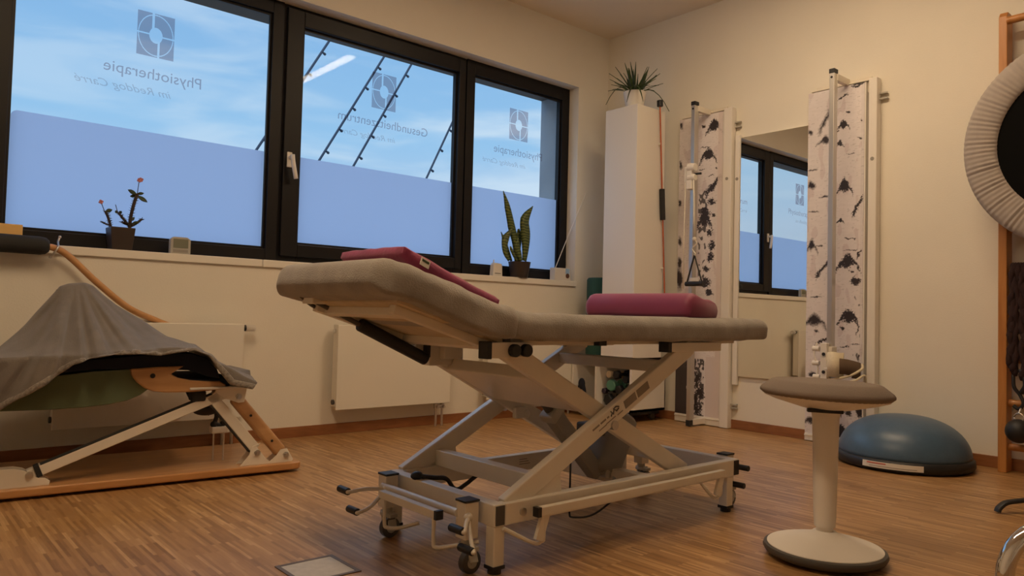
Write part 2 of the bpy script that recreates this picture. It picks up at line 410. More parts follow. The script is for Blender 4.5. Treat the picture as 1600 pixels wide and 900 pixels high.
MB().tube(smoothpath([(-2.68, .042, 1.645), (-2.675, .04, 1.60), (-2.655, .04, 1.505)], 5), .0125, 10).build('handle', M['white'], ho, smooth=True)

# ------------------------------------------------------------------ radiators
def radiator(name, x0, x1, label, valve_top, pipes, plug=True):
    t = thing(name, ((x0 + x1) / 2, 0, .14), label, 'radiator', 'flat radiators below the window')
    z0, z1 = .152, .652
    MB().box(x0, x1, -.108, -.098, z0, z1).build('front_panel', M['rad'], t, bevel=.003)
    b_ = MB(); b_.box(x0 + .004, x1 - .004, -.098, -.045, z1 - .006, z1 + .002); b_.box(x0 + .002, x0 + .01, -.098, -.045, z0 + .02, z1); b_.box(x1 - .01, x1 - .002, -.098, -.045, z0 + .02, z1)
    b_.box(x0 + .01, x1 - .01, -.052, -.045, z0 + .02, z1 - .02)
    b_.build('casing', M['rad'], t)
    for bx in (x0 + .1, x1 - .14): MB().box(bx, bx + .04, -.045, -.006, .25, .56).build('wall_bracket', M['rad'], t)
    if plug:
        q = MB(); q.cyl((x0 + .003, -.072, z1 - .035), (x0 - .012, -.072, z1 - .035), .013, n=12); q.build('bleed_plug', M['chrome'], t)
        q = MB(); q.cyl((x0 + .003, -.072, z0 + .045), (x0 - .008, -.072, z0 + .045), .015, n=12); q.build('blind_plug', M['dgrey'], t)
    if valve_top:
        q = MB(); q.cyl((x1 - .003, -.072, z1 - .022), (x1 + .02, -.072, z1 - .022), .017, n=16); vb = q.build('valve_body', M['black'], t)
        q = MB()
        for k in range(14):
            a = 2 * PI * k / 14; q.beam((x1 + .02, -.072 + .0165 * math.cos(a), z1 - .022 + .0165 * math.sin(a)), (x1 + .072, -.072 + .0155 * math.cos(a), z1 - .022 + .0155 * math.sin(a)), .005, .005)
        q.cyl((x1 + .02, -.072, z1 - .022), (x1 + .07, -.072, z1 - .022), .0155, n=16); q.build('thermostat_knob', M['label'], vb)
    if pipes:
        for px in (x1 - .085, x1 - .035):
            q = MB(); q.cyl((px, -.072, z0 + .01), (px, -.072, .0), .0085, n=12); q.cyl((px, -.072, .115), (px, -.072, .145), .015, n=10); q.cyl((px, -.072, .125), (px, -.1, .125), .009, n=10)
            q.build('pipe', M['alu'], t, auto=40)
        MB().box(x1 - .088, x1 - .032, -.082, -.062, .123, .139).build('valve_block', M['alu'], t, bevel=.002)
    return t
radiator('radiator', -3.865, -2.985, 'flat white radiator behind the towel covered exercise machine', True, True)
radiator('radiator', -2.425, -1.60, 'flat white radiator fully in view below the middle window', False, True)
radiator('radiator', -1.285, -0.42, 'flat white radiator seen between the scissor arms of the table', False, True)

# ------------------------------------------------------------------ things on the window sill
t = thing('thorny_plant', (-3.58, .03, 1.013), 'crown of thorns with small pink flowers in square brown pot on sill', 'potted plant')
p = MB(); p.loft([[(x, y, z) for x, y in ((-3.58 - h, .035 - h), (-3.58 + h, .035 - h), (-3.58 + h, .035 + h), (-3.58 - h, .035 + h))] for h, z in ((.046, 1.0135), (.056, 1.118), (.056, 1.126), (.050, 1.126), (.049, 1.112))])
p.build('pot', M['pot_d'], t, bevel=.002)
def P1(px, py, dy=0): return V((-3.637 + (px - 170) * .00289, .035 + dy, 1.028 + (387 - py) * .00332 - (208 - px) * .0002))
stems = [([(204, 357), (205, 340), (209, 320), (214, 303)], .008), ([(175, 357), (170, 343), (165, 332)], .006), ([(203, 353), (193, 342), (185, 333)], .006), ([(205, 354), (214, 349), (223, 342)], .006), ([(203, 352), (196, 350), (191, 347)], .004), ([(173, 353), (166, 351), (161, 348)], .003)]
for pts, r in stems:
    s = MB(); path = smoothpath([P1(*q) for q in pts], 6); s.tube(path, r, 8)
    for q in path[1:]:
        for k in range(4):
            a = R.uniform(0, 2 * PI); d_ = V((math.cos(a), math.sin(a) * .8, R.uniform(-.1, .5))).normalized()
            s.tube([q + d_ * r * .7, q + d_ * (r + .010)], [.0022, .0004], 4)
    s.build('stem', M['stem'], t)
for a, b_ in (((214, 303), (216, 284)), ((164, 333), (158, 320)), ((184, 333), (180, 321)), ((223, 343), (224, 339))): MB().tube([P1(*a), P1(*b_)], .0018, 6).build('flower_stalk', M['stem'], t)
def leaf(s, a, b_, w, bend=.0, n=8, nrm=(0, -1, 0.2)):
    a, b_ = V(a), V(b_); d = (b_ - a); side = d.cross(V(nrm)).normalized(); up = side.cross(d).normalized(); L = []; Rr = []; C = []
    for i in range(n + 1):
        t_ = i / n; ww = w * math.sin(PI * min(1, t_ * .96 + .04)) ** .8; c = a + d * t_ + up * (bend * math.sin(PI * t_))
        L.append(s.bm.verts.new(c - side * ww / 2)); Rr.append(s.bm.verts.new(c + side * ww / 2)); C.append(s.bm.verts.new(c - up * ww * .12))
    for i in range(n):
        s.bm.faces.new((L[i], C[i], C[i + 1], L[i + 1])); s.bm.faces.new((C[i], Rr[i], Rr[i + 1], C[i + 1]))
for a, b_, w_ in (((213, 304), (197, 298), .022), ((214, 303), (224, 302), .016), ((212, 306), (203, 307), .016), ((215, 306), (230, 316), .022), ((165, 332), (175, 329), .020), ((184, 334), (180, 330), .016), ((205, 345), (212, 339), .016), ((207, 351), (217, 346), .018), ((187, 334), (189, 331), .014)):
    s = MB(); leaf(s, P1(*a), P1(*b_, R.uniform(-.02, .01)), w_); s.build('leaf', M['leaf_d'], t, smooth=True, solid=.0015)
for c in ((216, 282), (219, 281), (157, 318)):
    s = MB()
    for k in range(4):
        a = PI / 2 * k + .4; q = P1(*c); s.sphere(q + V((math.cos(a) * .006, -.004, math.sin(a) * .006)), .006, (1, .35, 1), 6)
    s.build('flower', M['petal'], t, smooth=True)

t = thing('weather_station', (-3.297, .03, 1.013), 'small grey indoor thermometer with display on the sill', 'thermometer')
p = MB(); p.prism([(-3.347, 1.0135), (-3.245, 1.0135), (-3.245, 1.09), (-3.262, 1.103), (-3.33, 1.103), (-3.347, 1.09)], lambda u, v, d: V((u, d, v)), .005, .04)
p.build('housing', M['lgrey'], t, bevel=.004)
MB().box(-3.333, -3.259, .0025, .0052, 1.045, 1.092).build('display', M['lcd'], t)
MB().box(-3.333, -3.259, .003, .0052, 1.022, 1.037).build('button_strip', M['grey'], t)

t = thing('sensor_box', (-1.122, .03, 1.013), 'small white device with stub aerial on the sill left of the snake plant', 'device')
p = MB(); p.prism([(-1.168, 1.0135), (-1.078, 1.0135), (-1.082, 1.09), (-1.09, 1.104), (-1.15, 1.108), (-1.162, 1.09)], lambda u, v, d: V((u, d, v)), .005, .045); p.build('housing', M['label'], t, bevel=.004)
MB().cyl((-1.147, .025, 1.10), (-1.147, .025, 1.13), .004, n=8).build('aerial', M['label'], t)
MB().box(-1.15, -1.095, .003, .0052, 1.03, 1.036).build('button_strip', M['grey'], t)

t = thing('snake_plant', (-.90, .035, 1.013), 'striped snake plant with tall pointed leaves in dark pot', 'potted plant')
p = MB(); p.lathe([(.062, .0005), (.066, .012), (.082, .108), (.084, .116), (.076, .116), (.072, .100), (.001, .100)], (-.905, .02, 1.013), 28); p.build('pot', M['pot_d'], t, smooth=True, auto=40)
MB().lathe([(.073, .104), (.001, .108)], (-.905, .02, 1.013), 20).build('soil', M['soil'], t)
def P2(px, py, dy=0): return V((-.991 + (px - 798) * .00655, .025 + dy, 1.128 + (408 - py) * .00418 + (px - 798) * .0006))
def blade(name, pts, ws, dy):
    s = MB(); path = smoothpath([P2(*q, dy) for q in pts], 5); n = len(path); rings = []
    for i, c in enumerate(path):
        w_ = lerp_curve([(k / (len(ws) - 1), v * 1.3) for k, v in enumerate(ws)], i / (n - 1)); fl = .012
        d = (path[min(i + 1, n - 1)] - path[max(i - 1, 0)]).normalized(); side = d.cross(V((0.35, -1, 0))).normalized(); up = side.cross(d).normalized()
        rings.append([c + side * (w_ / 2 * k) + up * (-w_ * .22 * abs(k) ** 1.5 + o_) for k, o_ in ((-1, 0), (-.5, -.002), (0, -.003), (.5, -.002), (1, 0), (.5, .003), (0, .004), (-.5, .003))])
    s.loft(rings, True); s.build('leaf', M['banded'], t, smooth=True)
blade('l', [(814, 408), (812, 375), (806, 345), (798, 310), (789, 284)], [.05, .07, .08, .06, .004], .03)
blade('l', [(821, 409), (824, 385), (825, 360), (823, 335), (830, 310)], [.045, .08, .115, .10, .004], .0)
blade('l', [(796, 406), (791, 390), (792, 370), (799, 349)], [.025, .05, .075, .004], -.01)
blade('l', [(803, 407), (797, 385), (792, 370), (786, 356)], [.02, .03, .035, .003], .02)
blade('l', [(811, 408), (809, 395), (806, 380), (805, 366)], [.035, .06, .07, .004], -.03)
blade('l', [(815, 408), (817, 385), (818, 365), (815, 350)], [.04, .07, .07, .02], .04)
blade('l', [(806, 407), (801, 396), (797, 386), (795, 382)], [.02, .025, .025, .01], -.02)

t = thing('small_carton', (-.485, .01, 1.013), 'small white carton with blue and brown picture at the right end of the sill', 'box')
MB().box(-.572, -.402, -.014, .042, 1.0135, 1.108).build('carton', M['label'], t, bevel=.002)
MB().box(-.458, -.415, -.0155, -.0135, 1.065, 1.105).build('picture', M['picblue'], t)
p = MB(); p.cyl((-.437, -.0135, 1.05), (-.437, -.0165, 1.05), .019, n=18); p.build('picture_ball', M['picbrown'], t)
tag(MB().tube([(-.545, .064, 1.0145), (-.505, .05, 1.114), (-.402, .013, 1.384), (-.264, -.034, 1.724)], .0032, 6).build('thin_rod', M['white'], loc=(-.555, .068, 1.0145)), 'thin pale rod leaning out of the right window corner', 'rod')

# yellow block at far left of sill, bow with foam grip
tag(MB().box(-4.22, -4.0, .0, .06, 1.0135, 1.098).build('wooden_block', M['yellow'], loc=(-4.1, .03, 1.0135), bevel=.003), 'ochre wooden block at the left end of the sill', 'block')
t = thing('exercise_bow', (-3.9, -.07, .9), 'curved wooden rod with black foam grip hanging below the sill', 'exercise rod')
MB().tube(smoothpath([(-3.95, -.075, 1.0), (-3.88, -.075, .995), (-3.817, -.075, .957), (-3.704, -.08, .847), (-3.558, -.07, .728), (-3.42, -.032, .667), (-3.34, -.024, .637), (-3.20, -.024, .595)], 8), .0155, 12).build('rod', M['bow'], t, smooth=True)
s = MB(); s.tube([(-4.9, -.078, 1.010), (-3.94, -.078, 1.002), (-3.918, -.078, 1.002), (-3.905, -.078, 1.002)], [.042, .042, .038, .026], 24); s.build('foam_grip', M['rubber'], t, smooth=True, auto=50)
s = MB(); s.tube(smoothpath([(-3.862, -.06, 1.045), (-3.868, -.07, 1.025), (-3.872, -.1, 1.0), (-3.89, -.1, .965), (-3.9, -.075, .95)], 5), .0045, 8); s.sphere((-3.86, -.06, 1.05), .007, n=6); s.sphere((-3.897, -.085, .953), .008, n=6); s.build('wire_clip', M['alu'], t, smooth=True)

# ------------------------------------------------------------------ corner: cube shelf, tall column, mat roll, plant, rod
t = thing('cube_shelf', (-.28, -.35, 0), 'low white shelf with two open cubes on castors in the corner', 'shelf')
s = MB(); X0, X1, Y0, Y1, Z0, Z1 = -.47, -.09, -.70, -.118, .075, .455
s.box(X0, X1, Y0, Y1, Z0, Z0 + .018); s.box(X0, X1, Y0, Y1, Z1 - .018, Z1); s.box(X0, X1, Y0, Y0 + .018, Z0, Z1); s.box(X0, X1, Y1 - .018, Y1, Z0, Z1); s.box(X0, X1, -.372, -.354, Z0, Z1); s.box(X1 - .008, X1, Y0, Y1, Z0, Z1)
s.build('carcass', M['white'], t)
s = MB(); s.box(-.44, -.12, -.67, -.15, .05, .075); s.build('base_tray', M['black'], t)
for x, y in ((-.42, -.62), (-.14, -.62), (-.42, -.19), (-.14, -.19)):
    s = MB(); s.cyl((x, y - .012, .025), (x, y + .012, .025), .025, n=18); s.build('caster', M['dgrey'], t)
t = thing('plinth_column', (-.305, -.55, .456), 'tall white square column standing on the corner shelf', 'plinth')
MB().box(-.462, -.145, -.70, -.40, .4565, 2.258).build('column', M['white'], t, bevel=.002)
s = MB(); s.tube([(-.285, -.255, .4565), (-.285, -.255, 1.02), (-.285, -.255, 1.035)], [.128, .128, .118], 32); s.tube([(-.285, -.255, 1.03), (-.285, -.255, 1.0365)], [.03, .03], 16)
tag(s.build('exercise_mat_roll', M['matgreen'], loc=(-.285, -.255, .4565), smooth=True, auto=40), 'rolled dark green gym mat standing left of the white column', 'gym mat')
t = thing('spider_plant', (-.305, -.55, 2.258), 'spiky plant in white pot on top of the tall white column', 'potted plant')
p = MB(); p.lathe([(.058, .001), (.062, .01), (.082, .125), (.084, .135), (.077, .135), (.074, .12), (.001, .118)], (-.325, -.555, 2.258), 32); p.build('pot', M['pot_w'], t, smooth=True, auto=40)
MB().lathe([(.074, .122), (.001, .126)], (-.325, -.555, 2.258), 20).build('soil', M['soil'], t)
for k in range(46):
    s = MB(); a = R.uniform(0, 2 * PI); el = R.uniform(.50, 1.42) if k > 9 else R.uniform(.2, .5); L = R.uniform(.17, .25)
    base = V((-.325 + .045 * math.cos(a) * R.random(), -.555 + .045 * math.sin(a) * R.random(), 2.392)); droop = (.02 if el > .7 else R.uniform(.02, .06)) if k > 3 else .34
    if k <= 3: el = .75; L = .32; a = (3.0, 3.5, 5.6, 4.2)[k]
    pts = []
    for i in range(7):
        u = i / 6; pts.append(base + V((math.cos(a) * math.cos(el), math.sin(a) * math.cos(el), math.sin(el))) * L * u - V((0, 0, droop * u * u)))
    w_ = R.uniform(.016, .024); rings = []
    for i, c in enumerate(pts):
        d = (pts[min(i + 1, 6)] - pts[max(i - 1, 0)]).normalized(); side = d.cross(V((0, 0, 1)) if abs(d.z) < .95 else V((1, 0, 0))).normalized(); up = side.cross(d); ww = w_ * (1 - (i / 6) ** 2 * .85)
        rings.append([c - side * ww / 2 + up * .002, c - up * .0015, c + side * ww / 2 + up * .002, c + up * .001])
    s.loft(rings); s.build('leaf', M['leaf'], t, smooth=True)
t = thing('swing_rod', (-.20, -.722, .86), 'red flexible swing rod with black grip fixed upright to the white column', 'exercise rod')
def SR(z): return V((-.145 - .095 * (z - .90) / 1.4, -.722, z))
MB().cyl(SR(.89), SR(2.29), .0052, n=10).build('rod', M['rod_red'], t)
MB().cyl(SR(1.455), SR(1.68), .0195, n=18).build('grip', M['rubber'], t, bevel=.004)
for z in (2.275, .86): MB().cyl(SR(z), SR(z + .046), .022, n=18).build('end_weight', M['black'], t, bevel=.004)
for z in (2.0, 1.1): MB().box(SR(z).x - .008, SR(z).x + .008, -.722, -.700, z, z + .012).build('clip', M['label'], t)

# dumbbells in the cube
def dumbbell(c, d, r, L, m, label, n=6, rot=0):
    c, d = V(c), V(d).normalized(); t = thing('dumbbell', c, label, 'dumbbell', 'small dumbbells in the corner shelf')
    s = MB(); s.cyl(c - d * L * .3, c + d * L * .3, r * .38, n=12); s.build('bar', m, t)
    for sg in (-1, 1):
        s = MB(); s.tube([c + d * sg * L * .26, c + d * sg * L * .29, c + d * sg * L * .47, c + d * sg * L * .5], [r * .8, r, r, r * .82], n); s.build('head', m, t)
    return t
dumbbell((-.33, -.45, .245), (-1, -.1, .0), .042, .17, M['teal'], 'teal eight sided dumbbell on top of the dark pile', 8)
dumbbell((-.30, -.405, .315), (-1, .05, .05), .027, .15, M['cream'], 'cream round ended dumbbell at the top left of the pile', 20)
for c, r, lb, n in (((-.33, -.43, .1385), .044, 'black dumbbell at the bottom of the pile below the teal one', 6), ((-.33, -.527, .1385), .044, 'black dumbbell at the bottom right of the pile', 6),
                    ((-.30, -.475, .322), .033, 'black dumbbell directly above the teal one', 6), ((-.28, -.55, .29), .028, 'black dumbbell resting high at the right of the pile', 6), ((-.33, -.54, .217), .036, 'black dumbbell right beside the teal one', 6)):
    dumbbell(c, (-1, R.uniform(-.15, .15), 0), r, .17, M['black'], lb, n)
dumbbell((-.345, -.395, .20), (-1, 0, 0), .022, .15, M['purple'], 'dark plum dumbbell at the left of the pile', 6)
t = thing('hand_trainer', (-.43, -.19, .093), 'dark grip tool in the left cube of the shelf', 'exercise tool')
s = MB(); s.tube(smoothpath([(-.43, -.165, .108), (-.43, -.155, .17), (-.43, -.185, .25), (-.43, -.215, .17), (-.43, -.205, .108)], 6), .014, 10); s.build('handle', M['navy'], t, smooth=True)
MB().sphere((-.43, -.185, .235), .036, (.6, .8, 1.2), 10).build('head', M['navy'], t, smooth=True)

# ------------------------------------------------------------------ birch print boards
MARKS = [('R','T',-2.065,2.192,0.083,0.042),('R','S',-1.971,2.13,0.062,0.031),('R','B',-2.006,2.03,0.035,0.025),('R','E',-1.98,1.947,0.069,0.067),('R','L',-2.075,1.86,0.035,0.011),('R','E',-1.96,1.837,0.047,0.042),('R','L',-2.022,1.776,0.055,0.011),('R','E',-1.99,1.561,0.097,0.101),('R','S',-2.069,1.445,0.061,0.112),('R','B',-2.087,1.965,0.017,0.02),('R','E',-1.965,1.36,0.055,0.031),('R','L',-2.027,1.257,0.062,0.017),('R','B',-2.081,1.158,0.019,0.028),('R','s',-1.86,1.999,0.069,0.126),('R','b',-1.767,1.945,0.039,0.042),('R','e',-1.862,1.873,0.097,0.059),('R','l',-1.785,1.703,0.055,0.02),('R','b',-1.779,1.605,0.05,0.062),('R','l',-1.859,1.527,0.055,0.02),('R','l',-1.795,1.436,0.069,0.02),('R','e',-1.783,1.211,0.075,0.084),('R','l',-1.834,1.218,0.042,0.014),('R','E',-2.013,1.095,0.143,0.101),('R','B',-2.062,0.997,0.066,0.064),('R','B',-2.034,1.052,0.026,0.02),('R','E',-2.02,0.764,0.128,0.095),('R','S',-2.078,0.697,0.031,0.052),('R','B',-1.979,0.714,0.031,0.029),('R','S',-2.081,1.154,0.029,0.043),('R','B',-2.09,0.224,0.049,0.101),('R','T',-2.022,0.203,0.051,0.052),('R','B',-1.988,0.083,0.066,0.116),('R','L',-2.051,0.751,0.043,0.014),('R','S',-1.856,1.078,0.08,0.101),('R','l',-1.814,0.899,0.063,0.02),('R','e',-1.809,0.738,0.143,0.09),('R','b',-1.824,0.688,0.031,0.026),('R','S',-1.857,0.626,0.086,0.052),('R','b',-1.805,0.415,0.071,0.035),('R','e',-1.786,0.119,0.086,0.058),('R','L',-1.997,0.598,0.057,0.012),('R','L',-2.066,0.615,0.037,0.012),('R','B',-2.087,0.541,0.014,0.043),('R','L',-2.033,1.184,0.086,0.012),('R','T',-2.083,0.244,0.043,0.072),
('L','E',-1.053,2.098,0.127,0.109),('L','B',-0.964,2.122,0.036,0.023),('L','E',-1.005,1.898,0.136,0.109),('L','S',-1.051,1.686,0.127,0.134),('L','T',-1.041,1.576,0.075,0.052),('L','B',-0.99,1.524,0.085,0.039),('L','L',-0.955,1.809,0.042,0.021),('L','B',-1.08,1.808,0.021,0.018),('L','B',-1.087,1.991,0.015,0.016),('L','b',-0.77,2.162,0.036,0.057),('L','b',-0.771,1.872,0.039,0.065),('L','b',-0.766,1.59,0.036,0.052),('L','L',-0.982,1.972,0.075,0.013),('L','L',-1.03,1.761,0.06,0.01),('L','B',-0.992,1.498,0.101,0.059),('L','E',-0.982,1.427,0.138,0.145),('L','B',-1.037,1.567,0.032,0.027),('L','T',-1.048,1.26,0.055,0.079),('L','T',-1.04,1.184,0.055,0.079),('L','B',-1.006,1.099,0.078,0.051),('L','T',-0.997,1.003,0.101,0.079),('L','B',-1.032,0.932,0.069,0.047),('L','b',-0.773,1.151,0.05,0.098),('L','b',-0.775,1.036,0.078,0.196),('L','b',-0.774,1.304,0.037,0.079),('L','B',-1.057,1.479,0.046,0.031),('L','T',-1.024,1.357,0.046,0.059),('L','T',-0.945,0.328,0.066,0.102),('L','T',-0.967,0.219,0.08,0.114),('L','T',-0.949,0.107,0.08,0.102),('L','T',-0.977,0.044,0.066,0.068),('L','B',-0.935,0.15,0.032,0.182),('L','B',-0.939,0.305,0.027,0.114)]
# the printed bark colours live in a colour attribute of the board
m = bpy.data.materials.new('birch_print'); m.use_nodes = True
nt = m.node_tree; b = nt.nodes['Principled BSDF']; at = nt.nodes.new('ShaderNodeVertexColor'); at.layer_name = 'print'
nt.links.new(at.outputs['Color'], b.inputs['Base Color']); b.inputs['Roughness'].default_value = 0.45
M['birch'] = m
def birch_color(side, y, z, seed):
    N = lambda a, b, c: noise.noise(V((y * a, z * b, seed + c)))
    big = N(7, 2.2, 0); fine = N(35, 190, 1); mid = N(16, 60, 2); grain = N(120, 120, 3)
    k = 1 + .10 * big + .05 * mid + .035 * fine
    c = [.77 * k, .72 * k, .73 * k]
    if fine > .38 and mid > -.05: c = [v * .78 for v in c]
    if N(22, 8, 4) > .35: c = [c[0] * .90, c[1] * .86, c[2] * .87]
    wy, wz = y + .012 * N(28, 28, 5) + .005 * N(90, 90, 6), z + .012 * N(28, 28, 7) + .005 * N(90, 90, 8)
    rag = N(150, 110, 9); rag2 = N(60, 170, 10); dark = 0.0
    for (p, kd, yc, zc, w_, h_) in MARKS:
        if p != side or abs(y - yc) > w_ * .95 + .01 or abs(z - zc) > h_ * .95 + .01: continue
        soft = kd.islower(); kk = kd.upper(); u = -(wy - yc) / w_; v = (wz - zc) / h_; a = abs(u)
        if kk == 'E':
            arch = abs(v - (.30 - 2.4 * a * a)) - (.30 * (1 - 1.7 * a) + .03); core = math.hypot(u * 1.5, (v - .08) * 1.25) - .36; dd = min(arch if a < .56 else 1, core)
        elif kk == 'S': dd = max(abs(v - u * .95) - .20 * (1 - abs(v) * .8), a - .5)
        elif kk == 'L': dd = max(abs(v) - .26 * (1 - a), a - .5)
        elif kk == 'B': dd = math.hypot(u, v + .25 * u) - .40
        else: dd = math.hypot(u, v) - .46 + .5 * max(0, rag2)
        dd += (rag * .10 if soft else rag * .20 + rag2 * .10); sw = .30 if soft else .10
        dark = max(dark, min(1, max(0, .5 - dd / sw)))
    if side == 'L':
        if y > -.90 and z < .52: dark = max(dark, min(1, max(0, (.52 - z + .05 * N(20, 20, 11)) * 9)) * (.97 if y > -.865 + .02 * N(30, 20, 12) else (.9 if mid > -.08 else .15)))
        if -1.0 < y < -.9 and z < .46: dark = max(dark, .92 if N(60, 45, 13) + .5 * N(30, 15, 15) > .0 else .05)
        if -1.005 < y < -.93 and 1.0 < z < 1.66: dark = max(dark, .88 * min(1, max(0, (N(45, 30, 14) - .22 + .25 * (z > 1.36)) * 9)))
        if y < -1.088 or (y < -1.015 and z < .48): c = [.70, .625, .63]; dark = dark * .2
    else:
        if y < -2.088: c = [v * .93 for v in c]
        if -2.09 < y < -2.05 and z < 1.3: dark = max(dark, .85 * min(1, max(0, (N(60, 30, 14) - .38) * 9)))
        if -1.985 < y < -1.95 and z < .32: dark = max(dark, .9 * min(1, max(0, (N(40, 22, 15) - .0) * 9)))
    dk = [.030, .022, .026]
    return [c[i] * (1 - dark) + dk[i] * dark for i in range(3)] + [1]
def tower(side, label, y0, y1, rail0, rail1, z0, z1, ypost, group):
    t = thing('pulley_tower', (-.04, (y0 + y1) / 2, 0), label, 'pulley tower', group)
    ny, nz = int((y0 - y1) / .0032), int((z1 - z0) / .0032)
    s = MB(); xf = -.045
    grid = [[s.bm.verts.new((xf, y0 + (y1 - y0) * i / ny, z0 + (z1 - z0) * j / nz)) for i in range(ny + 1)] for j in range(nz + 1)]
    for j in range(nz):
        for i in range(ny): s.bm.faces.new((grid[j][i], grid[j][i + 1], grid[j + 1][i + 1], grid[j + 1][i]))
    s.bm.verts.ensure_lookup_table()
    cols = [birch_color(side, v.co.y, v.co.z, 2.0 if side == 'L' else 7.0) for v in s.bm.verts]
    o = s.build('birch_print_board', M['birch'], t)
    ca = o.data.color_attributes.new('print', 'FLOAT_COLOR', 'POINT')
    for i, c in enumerate(cols): ca.data[i].color = c
    md = o.modifiers.new('solid', 'SOLIDIFY'); md.thickness = .016; md.offset = -1
    s = MB(); s.box(-.029, -.012, y1 + .005, y0 - .005, z0 + .01, z1 - .01); s.build('backing_board', M['white'], t)
    s = MB(); s.box(-.062, -.006, rail1, rail0, .002, z1 + .012); s.box(-.05, -.006, y1 - .012, y1 - .002, z0, z1)
    s.build('side_rail', M['white'], t, bevel=.004)
    s = MB(); s.box(-.026, -.008, rail0, y0 - .04, z1 - .06, z1 + .035); s.box(-.05, -.012, rail0, y0 - .02, z1 + .003, z1 + .012); s.build('top_bracket', M['steel'], t, bevel=.002)
    s = MB(); s.box(-.05, -.012, rail0, y0, .004, z0 + .004); s.box(-.056, -.012, rail0, y0, z0 - .012, z0 - .004); s.build('bottom_bracket', M['white'], t, bevel=.002)
    # profile standing off the wall
    s = MB(); s.box(-.225, -.180, ypost - .015, ypost + .015, .045, 2.235); s.box(-.180, -.172, ypost - .011, ypost + .011, .045, 2.235); s.build('aluminium_profile', M['alu'], t, bevel=.002)
    s = MB(); s.box(-.19, -.03, ypost - .020, ypost + .010, 2.195, 2.235); s.build('top_arm', M['steel'], t, bevel=.002)
    s = MB(); s.box(-.19, -.03, ypost - .022, ypost + .012, .012, .05); s.build('bottom_arm', M['white'], t, bevel=.002)
    s = MB(); s.box(-.227, -.178, ypost - .017, ypost + .017, 2.235, 2.262); s.build('end_cap', M['black'], t, bevel=.002)
    s = MB(); s.box(-.227, -.178, ypost - .017, ypost + .017, .006, .046); s.build('end_cap', M['black'], t, bevel=.002)
    MB().cyl((-.2255, ypost, 2.21), (-.228, ypost, 2.21), .007, n=12).build('bolt', M['black'], t)
    for zz in ((2.075, 2.108), (.135, .16)):
        s = MB()
        for z in zz: s.box(-.028, -.006, rail1 - .045, rail1, z, z + .010)
        s.build('wall_hook', M['lgrey'], t, bevel=.002)
    s = MB(); s.cyl((-.062, (rail0 + rail1) / 2, 1.72), (-.065, (rail0 + rail1) / 2, 1.72), .011, n=14); s.build('screw', M['grey'], t)
    return t
G = 'birch print pulley towers on the wall'
tl = tower('L', 'birch bark board with aluminium rail left of the mirror, handle hanging on rope', -.757, -1.125, -1.14, -1.205, .055, 2.205, -1.0, G)
s = MB(); s.box(-.262, -.227, -1.022, -.978, 1.64, 1.82); s.box(-.255, -.225, -.975, -.955, 1.69, 1.80); s.cyl((-.245, -1.045, 1.79), (-.245, -.985, 1.79), .028, n=18); s.cyl((-.245, -1.045, 1.72), (-.245, -.985, 1.72), .024, n=18)
pb = s.build('pulley_carriage', M['white'], tl, bevel=.005)
s = MB(); s.cyl((-.24, -1.03, 1.745), (-.24, -1.085, 1.742), .008, n=10); s.build('locking_pin', M['black'], pb)
s = MB(); s.tube([(-.255, -1.035, 1.73), (-.255, -1.045, 1.45), (-.255, -1.05, 1.30)], .0055, 8); s.build('rope', M['rope_w'], tl, smooth=True)
s = MB(); s.tube([(-.25, -.965, 1.70), (-.25, -.958, 1.2), (-.24, -.955, .95)], .0035, 8); s.build('rope', M['rope_w'], tl, smooth=True)
s = MB(); s.sphere((-.255, -1.05, 1.29), .015, n=8); s.tube(smoothpath([(-.255, -1.05, 1.29), (-.255, -1.07, 1.26), (-.255, -1.035, 1.225), (-.255, -1.06, 1.19), (-.255, -1.053, 1.175)], 5), .0045, 8); s.build('rope_knot', M['rope_w'], tl, smooth=True)
MB().tube([(-.255, -1.053, 1.18), (-.255, -.995, .99)], .006, 8).build('handle_strap', M['black'], tl)
MB().tube([(-.255, -1.053, 1.18), (-.255, -1.118, .99)], .005, 8).build('handle_strap', M['black'], tl)
s = MB(); s.cyl((-.255, -.985, .983), (-.255, -1.127, .983), .0165, n=18); s.build('handle_grip', M['black'], tl, bevel=.003)
MB().box(-.257, -.25, -1.09, -1.02, 1.002, 1.025).build('handle_label', M['label'], tl)
tr = tower('R', 'birch bark board with aluminium rail right of the mirror, cream strap on carriage', -1.752, -2.105, -2.137, -2.186, .045, 2.195, -1.99, G)
s = MB(); s.box(-.262, -.227, -1.995, -1.955, .40, .62); s.box(-.24, -.175, -2.015, -1.975, .44, .60)
pc = s.build('pulley_carriage', M['label'], tr, bevel=.004)
for z in (.45, .555): MB().cyl((-.262, -1.978, z), (-.268, -1.978, z), .010, n=12).build('bolt', M['black'], pc)
s = MB()
for y, z, r in ((-1.925, .585, .016), (-1.925, .50, .014), (-1.93, .42, .014), (-2.0, .47, .014)): s.cyl((-.25, y - .02, z), (-.25, y + .02, z), r, n=14)
s.tube(smoothpath([(-.25, -1.93, .62), (-.255, -1.915, .55), (-.25, -1.935, .47), (-.25, -1.915, .35), (-.24, -1.92, .30)], 6), .006, 8); s.build('pulley_wheel', M['white'], tr)
